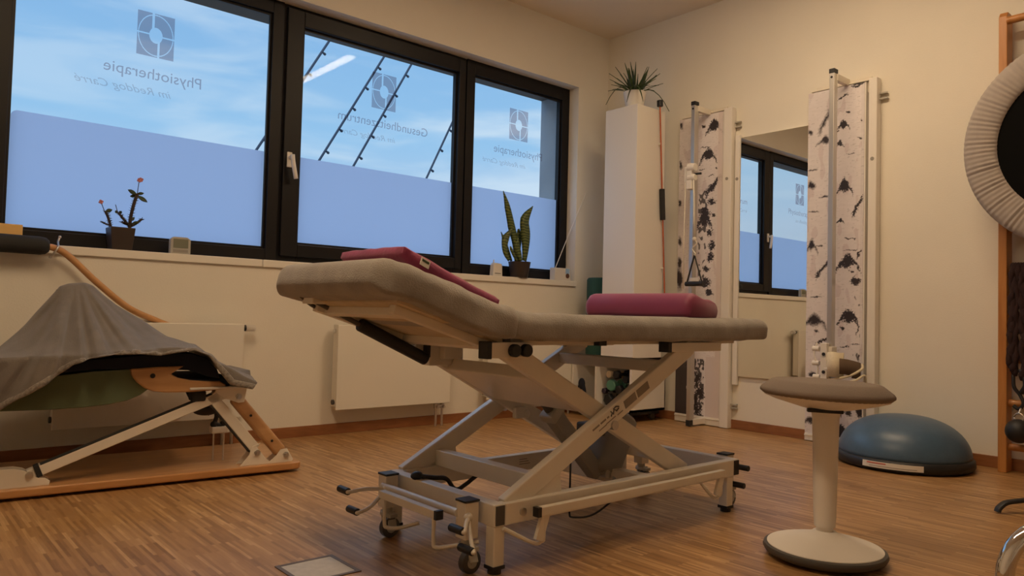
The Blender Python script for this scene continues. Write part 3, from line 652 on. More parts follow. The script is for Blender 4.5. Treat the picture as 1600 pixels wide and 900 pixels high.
# cuff: a wide webbing loop hanging from the carriage
def ribbon(path, hw, mtl, name, parent, th=.006):
    s = MB(); rings = []
    for p in path: rings.append([p + V((0, 0, -hw)), p + V((0, 0, hw))])
    s.loft(rings, False, False); return s.build(name, mtl, parent, smooth=True, solid=th)
ribbon(smoothpath([(-.22, -1.985, .485), (-.26, -2.0, .495), (-.268, -2.035, .50), (-.25, -2.06, .495), (-.20, -2.066, .495)], 6), .072, M['strap_w'], 'cuff_strap', tr)
ribbon(smoothpath([(-.245, -2.062, .49), (-.215, -2.10, .485), (-.16, -2.135, .47), (-.11, -2.12, .46), (-.10, -2.07, .46)], 6), .045, M['strap_b'], 'cuff_lining', tr)
s = MB(); s.tube(smoothpath([(-.25, -2.0, .405), (-.245, -2.05, .415), (-.20, -2.11, .44), (-.15, -2.15, .475), (-.12, -2.14, .50)], 6), .008, 8); s.tube(smoothpath([(-.25, -2.0, .39), (-.24, -2.06, .39), (-.19, -2.13, .41), (-.15, -2.165, .44), (-.12, -2.16, .40)], 6), .007, 8); s.build('cuff_cord', M['strap_w'], tr, smooth=True)

t = thing('wall_mirror', (-.02, -1.5, .36), 'tall wall mirror between the two birch boards reflecting the window', 'mirror')
MB().box(-.020, -.006, -1.748, -1.252, .36, 2.0).build('mirror_glass', M['mirror'], t)
s = MB(); s.box(-.030, -.004, -1.25, -1.214, .30, 2.02); s.build('side_strip', M['white'], t, bevel=.003)
MB().cyl((-.030, -1.232, 1.715), (-.033, -1.232, 1.715), .011, n=14).build('screw', M['grey'], t)

# ------------------------------------------------------------------ wall bars, trampoline, straps, ball
t = thing('wall_bars', (-.07, -3.3, 0), 'wooden wall bars at the right edge behind the trampoline', 'wall bars')
for y in (-2.83, -3.75):
    s = MB(); s.prism([(-.118, 0.0), (-.03, 0.0), (-.03, 2.36), (-.05, 2.385), (-.10, 2.385), (-.118, 2.36)], lambda u, v, d: V((u, d, v)), y, y - .040); s.build('post', M['ladder'], t, bevel=.004)
    for z in (.3, 1.9): MB().box(-.03, 0, y - .035, y - .005, z, z + .08).build('wall_bracket', M['alu'], t)
for z in [.129 + .2235 * k for k in range(9)]:
    MB().cyl((-.075, -2.868, z), (-.075, -3.752, z), .0185, n=16).build('rung', M['ladder'], t, smooth=True, auto=40)
MB().cyl((-.112, -2.868, 2.335), (-.112, -3.752, 2.335), .020, n=16).build('rung', M['ladder'], t, smooth=True, auto=40)

tc_ = V((-.25, -3.24, 1.64))
t = thing('mini_trampoline', tc_, 'round trampoline with pleated grey skirt hanging on the wall bars', 'trampoline')
s = MB(); n = 480; rings = []
pl = [R.uniform(.5, 1.0) for _ in range(120)]
def pleat(k, amp): return .55 * amp * (pl[(k // 4) % 120] * (1 if (k % 4) in (0, 1) else -1)) * (.6 + .4 * math.sin(k * .37))
for rr, xo, amp in ((.505, .06, .001), (.526, .035, .002), (.528, .0, .003), (.520, -.026, .004), (.50, -.036, .0055), (.46, -.040, .007), (.42, -.038, .0085), (.39, -.032, .009), (.378, -.026, .006), (.372, -.018, .003)):
    rings.append([tc_ + V((xo + pleat(k, amp), math.cos(2 * PI * k / n) * (rr + pleat(k + 2, amp * .25)), math.sin(2 * PI * k / n) * (rr + pleat(k + 2, amp * .25)))) for k in range(n)])
s.loft(rings, False); s.build('skirt', M['skirtfab'], t, smooth=True)
s = MB(); s.cyl(tc_ + V((-.014, 0, 0)), tc_ + V((-.008, 0, 0)), .40, n=72); s.build('jumping_mat', M['netblack'], t)
s = MB(); s.tube([tc_ + V((.01, math.cos(2 * PI * k / 64) * .50, math.sin(2 * PI * k / 64) * .50)) for k in range(65)], .017, 10, False); s.build('ring_frame', M['black'], t, smooth=True)
for k in range(4):
    a = PI / 4 + PI / 2 * k; c = tc_ + V((.01, math.cos(a) * .49, math.sin(a) * .49)); MB().cyl(c, c + V((.11, 0, 0)), .014, n=10).build('leg', M['black'], t)
s = MB(); s.tube(smoothpath([(-.24, -3.24, 2.14), (-.18, -3.24, 2.19), (-.075, -3.24, 1.95), (-.06, -3.24, 1.90), (-.095, -3.24, 1.885), (-.2, -3.24, 2.1)], 6), .006, 6); s.build('hanging_strap', M['black'], t)

t = thing('strap_bundle', (-.15, -2.92, 1.0), 'dark maroon strap bundle hanging from a rung below the trampoline', 'exercise straps')
for k in range(6):
    s = MB(); y = -2.895 - .012 * k; ph = R.uniform(0, 6); pts = [(-.075, y, 1.05), (-.105, y, 1.06)]
    for i in range(22):
        u = i / 21; pts.append((-.118 - .006 * math.sin(u * 30 + ph), y + .004 * math.sin(u * 24 + ph * 2) + (.012 if k < 3 else -.012) * u, 1.035 - u * (.50 + .02 * k)))
    s.tube(pts, [.014] * 2 + [.014 + .004 * math.sin(i * 2.3) for i in range(22)], 8); s.build('strap', M['maroon'], t, smooth=True)
s = MB(); s.tube(smoothpath([(-.12, -2.90, .50), (-.125, -2.905, .44), (-.12, -2.93, .40), (-.125, -2.945, .36), (-.12, -2.925, .33), (-.12, -2.90, .345)], 6), .009, 8); s.tube(smoothpath([(-.12, -2.93, .53), (-.125, -2.955, .46), (-.12, -2.935, .41)], 6), .012, 8); s.build('carabiner', M['black'], t, smooth=True)
t = thing('weight_ball', (-.16, -2.935, .223), 'black ball hung on the wall bars below the maroon straps', 'ball')
MB().sphere((-.16, -2.935, .223), .060, n=18).build('ball', M['black'], t, smooth=True)
s = MB(); s.tube([(-.16 + .022 * math.cos(a) * .3, -2.935 + .022 * math.cos(a), .29 + .022 * math.sin(a)) for a in [2 * PI * k / 20 for k in range(21)]], .004, 6); s.tube([(-.16, -2.935, .312), (-.10, -2.935, .352)], .005, 6); s.build('hanging_loop', M['alu'], t, smooth=True)

# ------------------------------------------------------------------ balance trainer (half ball)
bc = V((-.335, -2.455, 0))
t = thing('balance_dome', bc, 'blue half ball balance trainer on black base by the right wall', 'balance trainer')
s = MB(); s.lathe([(.29, .001), (.32, .006), (.332, .022), (.330, .052), (.318, .062), (.29, .060), (.001, .058)], bc, 64); s.build('base', M['black'], t, smooth=True, auto=50)
prof = [(.318 * math.cos(PI / 2 * k / 18) ** .82, .058 + .205 * math.sin(PI / 2 * k / 18) ** 1.0) for k in range(19)]
s = MB(); s.lathe(prof, bc, 72); s.build('dome', M['balance'], t, smooth=True)
s = MB()
a0 = math.atan2(-.17, -.29)
def rimring(a_from, a_to, z0, z1, r, n=14):
    s = MB(); rg = []
    for i in range(n + 1):
        a = a_from + (a_to - a_from) * i / n; rg.append([bc + V((math.cos(a) * r, math.sin(a) * r, z0)), bc + V((math.cos(a) * (r - .001), math.sin(a) * (r - .001), z1))])
    s.loft(rg, False, False); return s
lb = rimring(math.radians(168), math.radians(217), .020, .050, .3335).build('label', M['label'], t)
rimring(math.radians(172), math.radians(188), .040, .045, .3343).build('label_print', M['red'], lb)
rimring(math.radians(174), math.radians(212), .027, .030, .3343).build('label_print', M['inkgrey'], lb)

# ------------------------------------------------------------------ wobble stool
sc_ = V((-2.228, -2.963, 0))
t = thing('wobble_stool', sc_, 'white wobble stool with round taupe seat in front of the balance trainer', 'stool')
s = MB(); s.lathe([(.12, .0005), (.155, .004), (.178, .016), (.184, .027), (.181, .036), (.17, .039), (.001, .036)], sc_, 64); s.build('rubber_ring', M['dgrey'], t, smooth=True, auto=50)
s = MB(); s.lathe([(.172, .036), (.171, .041), (.14, .050), (.08, .066), (.04, .080), (.034, .086), (.001, .087)], sc_, 64); s.build('base_shell', M['white'], t, smooth=True, auto=50)
s = MB(); s.lathe([(.025, .080), (.0255, .115), (.001, .116)], sc_, 36); s.build('gas_column', M['white'], t, smooth=True, auto=40)
s = MB(); s.lathe([(.031, .100), (.034, .14), (.040, .44), (.044, .462), (.056, .474), (.001, .476)], sc_, 40); s.build('column_sleeve', M['white'], t, smooth=True, auto=60)
tl_ = Matrix.Rotation(math.radians(1.6), 3, V((.655, .755, 0)))
s = MB(); s.lathe([(.05, -.046), (.075, -.046), (.15, -.026), (.185, -.014), (.19, -.008), (.001, -.004)], sc_ + V((0, 0, .516)), 56, tl_); s.build('seat_shell', M['white'], t, smooth=True, auto=50)
s = MB(); s.lathe([(.168, -.016), (.188, -.012), (.199, -.003), (.199, .004), (.194, .011), (.166, .032), (.158, .0355), (.148, .0365), (.001, .035)], sc_ + V((0, 0, .518)), 72, tl_); s.build('seat_cushion', M['seatfab'], t, smooth=True)
q = sc_ + V((-.066, -.030, .468)); s = MB(); s.beam(q + V((-.034, .040, .001)), q + V((.034, -.040, -.001)), .02, .011); s.build('height_lever', M['black'], t, bevel=.002)

# ------------------------------------------------------------------ floor hatch
t = thing('floor_hatch', (-3.535, -2.123, 0), 'square floor socket hatch with pale infill in the foreground floor', 'floor hatch')
s = MB(); a, b_, c, d_ = -3.625, -3.445, -2.212, -2.034
s.box(a, b_, c, c + .012, 0, .003); s.box(a, b_, d_ - .012, d_, 0, .003); s.box(a, a + .012, c + .012, d_ - .012, 0, .003); s.box(b_ - .012, b_, c + .012, d_ - .012, 0, .003); s.build('rim', M['hatchrim'], t)
MB().box(a + .012, b_ - .012, c + .012, d_ - .012, 0, .002).build('infill', M['tile'], t)

# ------------------------------------------------------------------ chrome chair corner and tripod foot at lower right
e1 = V((.755, -.655, 0)); e2 = V((.655, .755, 0)); c0 = V((-3.265, -3.747, 0))
t = thing('tubular_chair', c0 + e1 * .25 - e2 * .2, 'chrome tubular chair at the lower right corner, front leg bend in view', 'chair')
def arc(pc, r, d_from, d_to, n=8):
    return [pc + d_from * (r * math.cos(PI / 2 * k / n)) + d_to * (r * math.sin(PI / 2 * k / n)) for k in range(n + 1)]
Zt = .449; up = V((0, 0, 1))
for off in (0, -.42):
    b0 = c0 + e2 * off; rr = .075
    path = [b0 + up * .013, b0 + up * (Zt - rr)] + arc(b0 + e1 * rr + up * (Zt - rr), rr, -e1, up)[1:] + [b0 + e1 * (.45 - rr) + up * Zt] + arc(b0 + e1 * (.45 - rr) + up * (Zt - rr), rr, up, e1)[1:] + [b0 + e1 * .45 + up * .013]
    s = MB(); s.tube(path, .0125, 18); s.build('leg_frame', M['chrome'], t, smooth=True, auto=50)
    for q in (b0, b0 + e1 * .45): MB().cyl(q + up * .0005, q + up * .02, .015, n=14).build('foot_cap', M['black'], t)
s = MB(); q0 = c0 + e1 * .10 + up * (Zt + .026); s.loft([[q0 + e1 * u + e2 * v + up * z for u, v in ((0, -.0), (.28, 0), (.28, -.42), (0, -.42))] for z in (-.0135, .02)]); s.build('seat', M['black'], t, bevel=.012)
for k in (0.13, .34):
    q = c0 + e1 * k; MB().cyl(q + up * Zt - e2 * .42, q + up * Zt, .009, n=10).build('cross_tube', M['chrome'], t)
q0 = c0 - e2 * .0
for v in (-.40, -.02): MB().tube([c0 + e1 * .43 + e2 * v + up * Zt, c0 + e1 * .47 + e2 * v + up * .82], .011, 12).build('back_upright', M['chrome'], t)
s = MB(); s.loft([[c0 + e1 * (.45 + w_ ) + e2 * v + up * z for v, z in ((-.40, .62), (-.02, .62), (-.02, .82), (-.40, .82))] for w_ in (-.008, .012)]); s.build('backrest', M['black'], t, bevel=.008)

hub = V((-.855, -3.253, 0)); t = thing('tripod_stand', hub, 'black stand with one curved foot reaching in at the right edge', 'stand')
d0 = V((-.874, .486, 0))
for k in range(3):
    a = 2 * PI / 3 * k; d = Matrix.Rotation(a, 3, 'Z') @ d0; s = MB()
    path = smoothpath([hub + d * .285 + up * .006, hub + d * .276 + up * .022, hub + d * .245 + up * .040, hub + d * .19 + up * .046, hub + d * .1 + up * .052, hub + up * .06], 6); rings = []
    for i, p in enumerate(path):
        dd = (path[min(i + 1, len(path) - 1)] - path[max(i - 1, 0)]).normalized(); sd = dd.cross(up).normalized() if abs(dd.z) < .99 else d.cross(up); nn = sd.cross(dd)
        rings.append([p + sd * u + nn * v for u, v in rrect(.014, .0075, .006, 3)])
    s.loft(rings); s.build('foot', M['black'], t, smooth=True, auto=50)
MB().cyl(hub + up * .04, hub + up * 1.1, .013, n=16).build('pole', M['black'], t)
MB().cyl(hub + up * .03, hub + up * .10, .024, n=16).build('hub', M['black'], t)

# ------------------------------------------------------------------ exercise machine under a towel
P0 = V((-2.995, -.885, 0)); E1 = V((-.9968, .08, 0)); E2 = V((.08, .9968, 0))
def W(s_, z, t_): return P0 + E1 * s_ + E2 * t_ + V((0, 0, z))
t = thing('exercise_machine', P0 + E1 * .6 + E2 * .3, 'wooden base exercise machine with green pad and white steel struts under the window', 'exercise machine')
bd = [(0.0, .05), (.004, .02), (.018, .004), (.05, 0.0), (1.55, 0.0), (1.55, .60), (.05, .60), (.018, .596), (.0, .57)]
s = MB(); s.loft([[W(u, z, v) for u, v in bd] for z in (.012, .044)]); s.build('base_board', M['board'], t, bevel=.007, seg=3)
for u in (.12, 1.3):
    for v in (.06, .52): s = MB(); s.cyl(W(u, .0005, v), W(u, .013, v), .02, n=14); s.build('rubber_foot', M['rubber'], t)
for ti, t_ in enumerate((.06,)):
    MB().beam(W(1.02, .100, t_), W(.345, .362, t_), .045, .040, V((0, 0, 1))).build('steel_strut', M['steel'], t, bevel=.003)
    MB().beam(W(1.035, .0945, t_), W(1.018, .101, t_), .050, .046).build('strut_collar', M['rubber'], t, bevel=.002)
    MB().beam(W(1.06, .086, t_), W(1.035, .0945, t_), .040, .036).build('strut_hub', M['steel'], t, bevel=.003)
    MB().beam(W(1.02, .1215, t_ - .004), W(.40, .3635, t_ - .004), .036, .004).build('strut_rubber', M['rubber'], t)
    MB().beam(W(.405, .36, t_), W(.205, .112, t_), .045, .045).build('steel_strut', M['steel'], t, bevel=.003)
    MB().beam(W(.428, .345, t_ - .003), W(.228, .10, t_ - .003), .036, .006).build('strut_rubber', M['rubber'], t)
    s = MB(); pth = [W(.310, .357, t_), W(.300, .345, t_), W(.085, .086, t_), W(.077, .077, t_)]; s.beam(pth[1], pth[2], .040, .058); s.build('wooden_strut', M['beech'], t, bevel=.014, seg=3)
    for f_ in (.32, .78): q = pth[1].lerp(pth[2], f_); MB().cyl(q - E2 * .0195, q - E2 * .022, .006, n=10).build('screw', M['black'], t)
    # hinge brackets on the board
    def bracket(s0, outline, name='hinge_bracket'):
        for k, sg in enumerate((-1, 1)):
            s = MB(); s.prism([(s0 + u, v) for u, v in outline], lambda u, v, d: W(u, v, d), t_ + sg * .030, t_ + sg * .026); s.build(name, M['steel'], t, bevel=.001)
    bracket(1.075, [(.30, .044), (-.085, .044), (-.088, .060), (-.072, .072), (-.045, .075), (.0, .108), (.03, .116), (.30, .118)])
    bracket(.205, [(.07, .044), (-.055, .044), (-.06, .055), (-.05, .062), (.0, .125), (-.02, .14), (.02, .125), (.03, .09), (.055, .06)])
    bracket(.085, [(.07, .044), (-.045, .044), (-.05, .055), (-.045, .062), (-.02, .105), (.01, .102), (.03, .075), (.055, .055)])
    bracket(.33, [(-.065, .325), (-.04, .322), (.02, .345), (.06, .372), (.06, .387), (-.075, .387)], 'top_bracket')
    for u, z in ((1.055, .088), (.20, .098), (.07, .078), (.29, .350)):
        s = MB(); s.cyl(W(u, z, t_ - .029), W(u, z, t_ - .036), .014, n=6); s.cyl(W(u, z, t_ - .034), W(u, z, t_ - .042), .008, n=12); s.cyl(W(u, z, t_ + .029), W(u, z, t_ + .036), .014, n=6); s.build('bolt', M['alu'], t)
    # scooped seat cheek
    for tt_ in (t_, .50):
      ol = [(.728, .482), (.62, .488), (.525, .489), (.555, .470), (.575, .457), (.545, .440), (.50, .430), (.44, .424), (.378, .421), (.35, .405), (.35, .390), (.42, .382), (.50, .379), (.595, .381), (.64, .388), (.67, .400), (.70, .425), (.722, .455)]
      s = MB(); s.prism(ol, lambda u, v, d: W(u, v, d), tt_ - .05, tt_ - .015); s.build('wooden_cheek', M['beech'], t, bevel=.006)
    s = MB(); s.cyl(W(.645, .452, t_ - .0505), W(.645, .452, t_ - .0515), .010, n=16); s.build('dowel_hole', M['black'], t)
s = MB(); s.loft([[W(u, z, v) for u, v in ((.50, .0), (.25, .0), (.225, .02), (.22, .06), (.27, .44), (.29, .5), (.5, .5))] for z in (.388, .398)]); s.build('seat_board', M['label'], t, bevel=.003)
s = MB(); s.loft([[W(u, z, v) for u, v in ((.54, .02), (.33, .02), (.30, .06), (.30, .42), (.33, .48), (.54, .48))] for z in (.400, .432)]); s.build('black_pad', M['navy'], t, bevel=.01)
gp = [(1.55, .345), (1.157, .329), (1.0, .327), (.887, .330), (.80, .337), (.73, .350), (.68, .372), (.645, .40), (.625, .435), (.615, .462), (.64, .476), (.72, .484), (.85, .478), (1.0, .46), (1.55, .43)]
def pad(profile, t0, t1, name, m, r=.02):
    s = MB(); cz = sum(v for u, v in profile) / len(profile); cu = sum(u for u, v in profile) / len(profile); rings = []
    for d, k in ((t0, .93), (t0 + r * .3, .975), (t0 + r, 1.0), (t1 - r, 1.0), (t1 - r * .3, .975), (t1, .93)):
        rings.append([W(cu + (u - cu) * (1 - (1 - k) * .3), cz + (v - cz) * k, d) for u, v in profile])
    s.loft(rings); return s.build(name, m, t, smooth=True, auto=50)
pad(gp, .035, .47, 'green_pad', M['green'], .03)
pad([(1.4, .43), (.85, .482), (.66, .478), (.50, .470), (.42, .44), (.37, .43), (.385, .47), (.43, .520), (.49, .543), (.60, .548), (.82, .524), (1.4, .50)], .02, .27, 'navy_cushion', M['navy'], .02)
s = MB(); s.tube([W(.955, .50, .28), W(.955, .795, .28)], .02, 14); s.tube([W(.85, .50, .28), W(.85, .795, .28)], .02, 14); s.tube([W(.965, .792, .28), W(.84, .792, .28)], .015, 12); s.build('push_handle', M['dgrey'], t)
s = MB(); s.tube(smoothpath([W(.46, .385, .2), W(.44, .34, .19), W(.39, .30, .18), W(.365, .262, .17)], 6), [.02] * 13 + [.016] * 6, 10); s.build('clamp_stem', M['black'], t, smooth=True)
s = MB(); s.beam(W(.365, .345, .17), W(.345, .29, .17), .05, .05); s.build('clamp_block', M['black'], t, bevel=.008)
s = MB(); s.sphere(W(.39, .285, .16), 1, (.062, .02, .028), 10); s.build('clamp_lever', M['black'], t, smooth=True)
s = MB(); s.tube(smoothpath([W(.345, .30, .2), W(.335, .25, .2), W(.34, .215, .2), W(.315, .205, .2), (W(.30, .225, .2))], 6), .010, 8); s.sphere(W(.345, .21, .2), .016, n=8); s.sphere(W(.305, .212, .2), .014, n=8); s.build('cable_clip', M['black'], t, smooth=True)
s = MB(); s.beam(W(.36, .185, .2), W(.285, .185, .2), .05, .03); s.build('spring_anchor', M['white'], t, bevel=.006)
for u in (.345, .30): MB().cyl(W(u, .0445, .2), W(u, .172, .2), .004, n=8).build('anchor_leg', M['alu'], t)
for u in (.455,): s = MB(); s.loft([[W(u + a, z, v) for a, v in ((-.03, .03), (.03, .03), (.03, .1), (-.03, .1))] for z in (.335, .382)]); s.build('rubber_stop', M['rubber'], t, bevel=.01)

# towel draped over the machine
hem = [(.258, .392), (.345, .415), (.40, .470), (.455, .538), (.507, .560), (.629, .540), (.724, .549), (.826, .543), (.944, .512), (1.044, .432), (1.159, .350), (1.5, .20)]
rdg = [(.163, .412), (.347, .500), (.434, .566), (.543, .603), (.663, .680), (.754, .741), (.804, .780), (.842, .815), (.87, .826), (.93, .824), (.959, .812), (1.001, .752), (1.075, .646), (1.157, .556), (1.5, .36)]
t2 = thing('towel', P0 + E1 * .8 + E2 * .28 + V((0, 0, .4)), 'grey towel draped in a peak over the exercise machine', 'towel')
NS, NV = 200, 70; s = MB(); grid = []
zctab = [(.30, .445), (.36, .52), (.42, .566), (.62, .566), (.85, .545), (1.4, .52)]
for i in range(NS + 1):
    u = i / NS; sh = .258 + 1.242 * u; sr = .165 + 1.335 * u
    zf = lerp_curve(hem, sh); zr = lerp_curve(rdg, sr); zc = min(max(zf, lerp_curve(zctab, sh)), max(zr, zf)); lift = max(0, zr - zc); row = []
    for j in range(NV + 1):
        v = j / NV; pleat_ = (.5 + .5 * math.sin(u * 78 + 1.6 * math.sin(u * 21))) * .6 + (.5 + .5 * math.sin(u * 41 + 2)) * .5
        if v <= .66:
            q = v / .66; qa = .28
            if q < qa: k = q / qa; zz = zf + (zc - zf) * k; tt = -.050 + .012 * k
            else:
                k = (q - qa) / (1 - qa); zz = zc + (zr - zc) * (k ** 1.12 if lift > .08 else k); tt = -.038 + .318 * (k ** .95)
            amp = (.007 + .008 * min(1, lift * 4.5)) * (1 - q) ** .55 * (.35 + .65 * min(1, q * 3.0))
            tt -= pleat_ * amp; zz += pleat_ * amp * (.35 if q > qa else 0)
            s_ = sh + (sr - sh) * q + .008 * math.sin(q * 5 + u * 30) * (1 - q)
            zz += .006 * noise.noise(V((s_ * 10, q * 4, 1))) * q
            th = math.atan2(s_ - .90, .86 - zz); rad = math.hypot(s_ - .90, .86 - zz)
            tt -= (.042 * (.5 + .5 * math.sin(th * 19 + 1.3 * math.sin(th * 5.3))) ** 1.6 + .014 * (.5 + .5 * math.sin(th * 47 + 1))) * (1 + .7 * max(0, min(1, (s_ - .93) * 12))) * min(1, rad / .22) * (1 - q) ** .35 * min(1, .15 + lift * 5)
        else:
            q = (v - .66) / .34; s_ = sr; tt = .28 + .34 * q; zz = zr - max(0.02, (zr - .40)) * (q ** 1.3) * .8
            if zr < .6: zz = max(zz, lerp_curve(zctab, sr) if sr > .36 else .44)
        row.append(s.bm.verts.new(W(s_, zz, tt)))
    grid.append(row)
for i in range(NS):
    for j in range(NV): s.bm.faces.new((grid[i][j], grid[i + 1][j], grid[i + 1][j + 1], grid[i][j + 1]))
s.build('cloth', M['towel'], t2, smooth=True, solid=.006)
s = MB(); rg = []
# raised hem band following the front edge
cl = [o for o in t2.children][0].data
for i in range(NS + 1):
    a = cl.vertices[i * (NV + 1)].co + WL[t2.name]; b2 = cl.vertices[i * (NV + 1) + 3].co + WL[t2.name]; d = (b2 - a).normalized(); o_ = -E2 * .002
    rr = .008 + .0016 * math.sin(i * 2.1)
    c = a + d * .010 + o_
    rg.append([c + d * math.cos(2 * PI * k / 8) * .014 - E2 * math.sin(2 * PI * k / 8) * rr for k in range(8)])
s.loft(rg); s.build('hem', M['hem'], t2, smooth=True)

# ------------------------------------------------------------------ treatment table
t = thing('treatment_table', (-2.6, -2.17, 0), 'height adjustable treatment table with grey cover and cream scissor frame', 'treatment table')
def cushion(name, path, hw, hh, r, endround=(.06, .06), wr=.004, seed=0.0, plan=.07):
    """loft a rounded slab along path (points in x-z at y centre)"""
    P = [V(p) for p in path]; L = [0]
    for a, b_ in zip(P, P[1:]): L.append(L[-1] + (b_ - a).length)
    tot = L[-1]; N = 110; rings = []
    stations = []
    for i in range(N + 1):
        q = i / N; stations.append(tot * (.5 - .5 * math.cos(PI * q)) * .5 + tot * q * .5)
    for sx in stations:
        k = 0
        while k < len(L) - 2 and L[k + 1] < sx: k += 1
        f = (sx - L[k]) / (L[k + 1] - L[k]); c = P[k].lerp(P[k + 1], f)
        kk = max(0, min(len(P) - 2, k)); d = (P[kk + 1] - P[kk]).normalized()
        if 0 < k and f < .5: d = d.lerp((P[k] - P[k - 1]).normalized(), .5 - f).normalized()
        if k < len(P) - 2 and f >= .5: d = d.lerp((P[k + 2] - P[k + 1]).normalized(), f - .5).normalized()
        nrm = V((0, 1, 0)).cross(d).normalized() * -1
        if nrm.z < 0: nrm = -nrm
        w_, h_ = hw, hh
        for e, rr in ((sx, endround[0]), (tot - sx, endround[1])):
            if e < rr:
                g = math.sqrt(max(0, 1 - (1 - e / rr) ** 2)); h_ = min(h_, hh * (.30 + .70 * g))
            if e < plan:
                g = math.sqrt(max(0, 1 - (1 - e / plan) ** 2)); w_ = min(w_, hw - plan * (1 - g) * .9)
        ring = []
        for u, v in rrect(w_, h_, min(r, h_ * .98), 9, .014):
            pt = c + V((0, u, 0)) + nrm * v
            nz = noise.noise(V((pt.x * 7, pt.y * 7 + seed, pt.z * 16))) * wr + noise.noise(V((pt.x * 26, pt.y * 26, pt.z * 30 + seed))) * wr * .35
            dirn = (V((0, u / w_, 0)) * .7 + nrm * (v / h_)); pt += dirn * nz
            ring.append(pt)
        rings.append(ring)
    s = MB(); s.loft(rings); return s.build(name, M['terry'], t, smooth=True)
YC = -2.175
cushion('main_cushion', [(-3.165, YC, .722), (-3.09, YC, .708), (-3.02, YC, .704), (-2.6, YC, .703), (-2.1, YC, .703), (-1.745, YC, .706)], .325, .042, .042, (.05, .05), .0045, 3, .06)
bp = [(-3.10, YC, .715), (-3.18, YC, .722), (-3.28, YC, .751), (-3.40, YC, .790), (-3.50, YC, .820), (-3.585, YC, .838)]
cushion('backrest_cushion', bp, .328, .049, .044, (.06, .045), .008, 9, .06)
# backrest support
sl = V((-.957, 0, .29)).normalized(); nn = V((.29, 0, .957)); o0 = V((-3.14, YC, .651))
def BR(a, y, n_): return o0 + sl * a + V((0, y, 0)) + nn * n_
s = MB(); s.loft([[BR(a, y, n_) for a, y in ((.0, -.27), (.38, -.27), (.38, .27), (.0, .27))] for n_ in (.004, .016)]); s.build('backrest_panel', M['ply'], t)
s = MB()
for y in (-.22, .22): s.beam(BR(-.02, y, -.008), BR(.36, y, -.008), .030, .024, nn)
for a in (.02, .32): s.beam(BR(a, -.22, -.008), BR(a, .22, -.008), .03, .024, nn)
s.build('backrest_frame', M['steel'], t, bevel=.002)
g0, g1 = V((-3.495, -1.985, .762)), V((-3.09, -1.985, .580))
s = MB(); s.cyl(g0.lerp(g1, .36), g1, .021, n=20); gs = s.build('gas_spring', M['black'], t, bevel=.004)
MB().cyl(g0, g0.lerp(g1, .38), .008, n=12).build('piston_rod', M['dgrey'], gs)
s = MB(); s.box(-3.53, -3.46, -2.02, -1.95, .757, .785); s.build('spring_bracket', M['steel'], t, bevel=.003)
s = MB(); s.tube(smoothpath([(-3.55, -1.96, .79), (-3.50, -1.95, .755), (-3.42, -1.94, .722), (-3.36, -1.95, .715)], 6), .006, 8); s.build('release_lever', M['dgrey'], t, smooth=True)
# upper frame
s = MB()
s.box(-3.13, -1.90, -2.42, -2.39, .648, .672); s.box(-3.13, -1.90, -1.96, -1.93, .648, .672); s.box(-3.10, -3.06, -2.39, -1.96, .640, .668); s.box(-1.98, -1.94, -2.39, -1.96, .645, .672)
s.build('upper_frame', M['steel'], t, bevel=.002)
s = MB(); s.box(-3.195, -3.035, -2.462, -2.422, .614, .660); s.build('frame_bracket', M['steel'], t, bevel=.002)
s = MB(); s.box(-3.209, -3.193, -2.464, -2.420, .612, .662); s.build('end_cap', M['black'], t, bevel=.002)
s = MB(); s.box(-3.06, -2.915, -1.965, -1.925, .556, .645); s.box(-3.02, -2.94, -1.995, -1.965, .58, .64); s.build('frame_bracket', M['steel'], t, bevel=.004)
s = MB(); s.box(-3.076, -3.058, -1.967, -1.923, .585, .645); s.build('end_cap', M['black'], t, bevel=.002)
s = MB(); s.box(-2.37, -2.06, -2.466, -2.425, .622, .655); s.build('slide_rail', M['steel'], t, bevel=.002)
s = MB(); s.box(-2.388, -2.368, -2.468, -2.423, .620, .657); s.build('end_cap', M['black'], t, bevel=.002)
s = MB(); s.box(-2.37, -2.06, -1.925, -1.885, .618, .655); s.build('slide_rail', M['steel'], t, bevel=.002)
for x in (-3.115, -3.07):
    s = MB(); s.cyl((x, -2.462, .636), (x, -2.482, .636), .019, n=18); s.build('knob', M['black'], t, bevel=.003)
s = MB(); s.box(-2.735, -2.70, -2.455, -2.43, .646, .662); s.build('end_cap', M['black'], t)
s = MB(); s.box(-3.14, -3.115, -2.452, -2.44, .655, .69); s.build('hinge_pin', M['dgrey'], t)
# scissor arms
def armpts(yc): return (V((-3.11, yc, .178)), V((-2.225, yc, .640))), (V((-3.10, yc, .640)), V((-2.205, yc, .172)))
for ya, yb in ((-2.437, -2.402), (-1.897, -1.932)):
    (a0_, a1_), (b0_, b1_) = armpts(ya)[0], armpts(yb)[1]
    MB().beam(a0_, a1_, .030, .062).build('scissor_arm', M['steel'], t, bevel=.004)
    MB().beam(b0_, b1_, .030, .062).build('scissor_arm', M['steel'], t, bevel=.004)
    s = MB(); s.prism([(-3.13, .18), (-3.06, .235), (-2.93, .288), (-2.895, .262), (-2.885, .185)], lambda u, v, d: V((u, d, v)), ya - .012, ya - .004 if ya < -2.2 else ya + .004); s.build('gusset', M['steel'], t, bevel=.002)
    s = MB(); y_ = ya + (-.017 if ya < -2.2 else .017); s.cyl((-2.652, ya, .383), (-2.652, y_ + (-.005 if ya < -2.2 else .005), .383), .016, n=20); s.build('pivot_bolt', M['alu'], t)
ad = (V((-2.225, 0, .640)) - V((-3.11, 0, .178))).normalized(); au = V((-ad.z, 0, ad.x)); bdv = (V((-2.205, 0, .172)) - V((-3.10, 0, .640))).normalized(); bu = V((-bdv.z, 0, bdv.x)) * 1
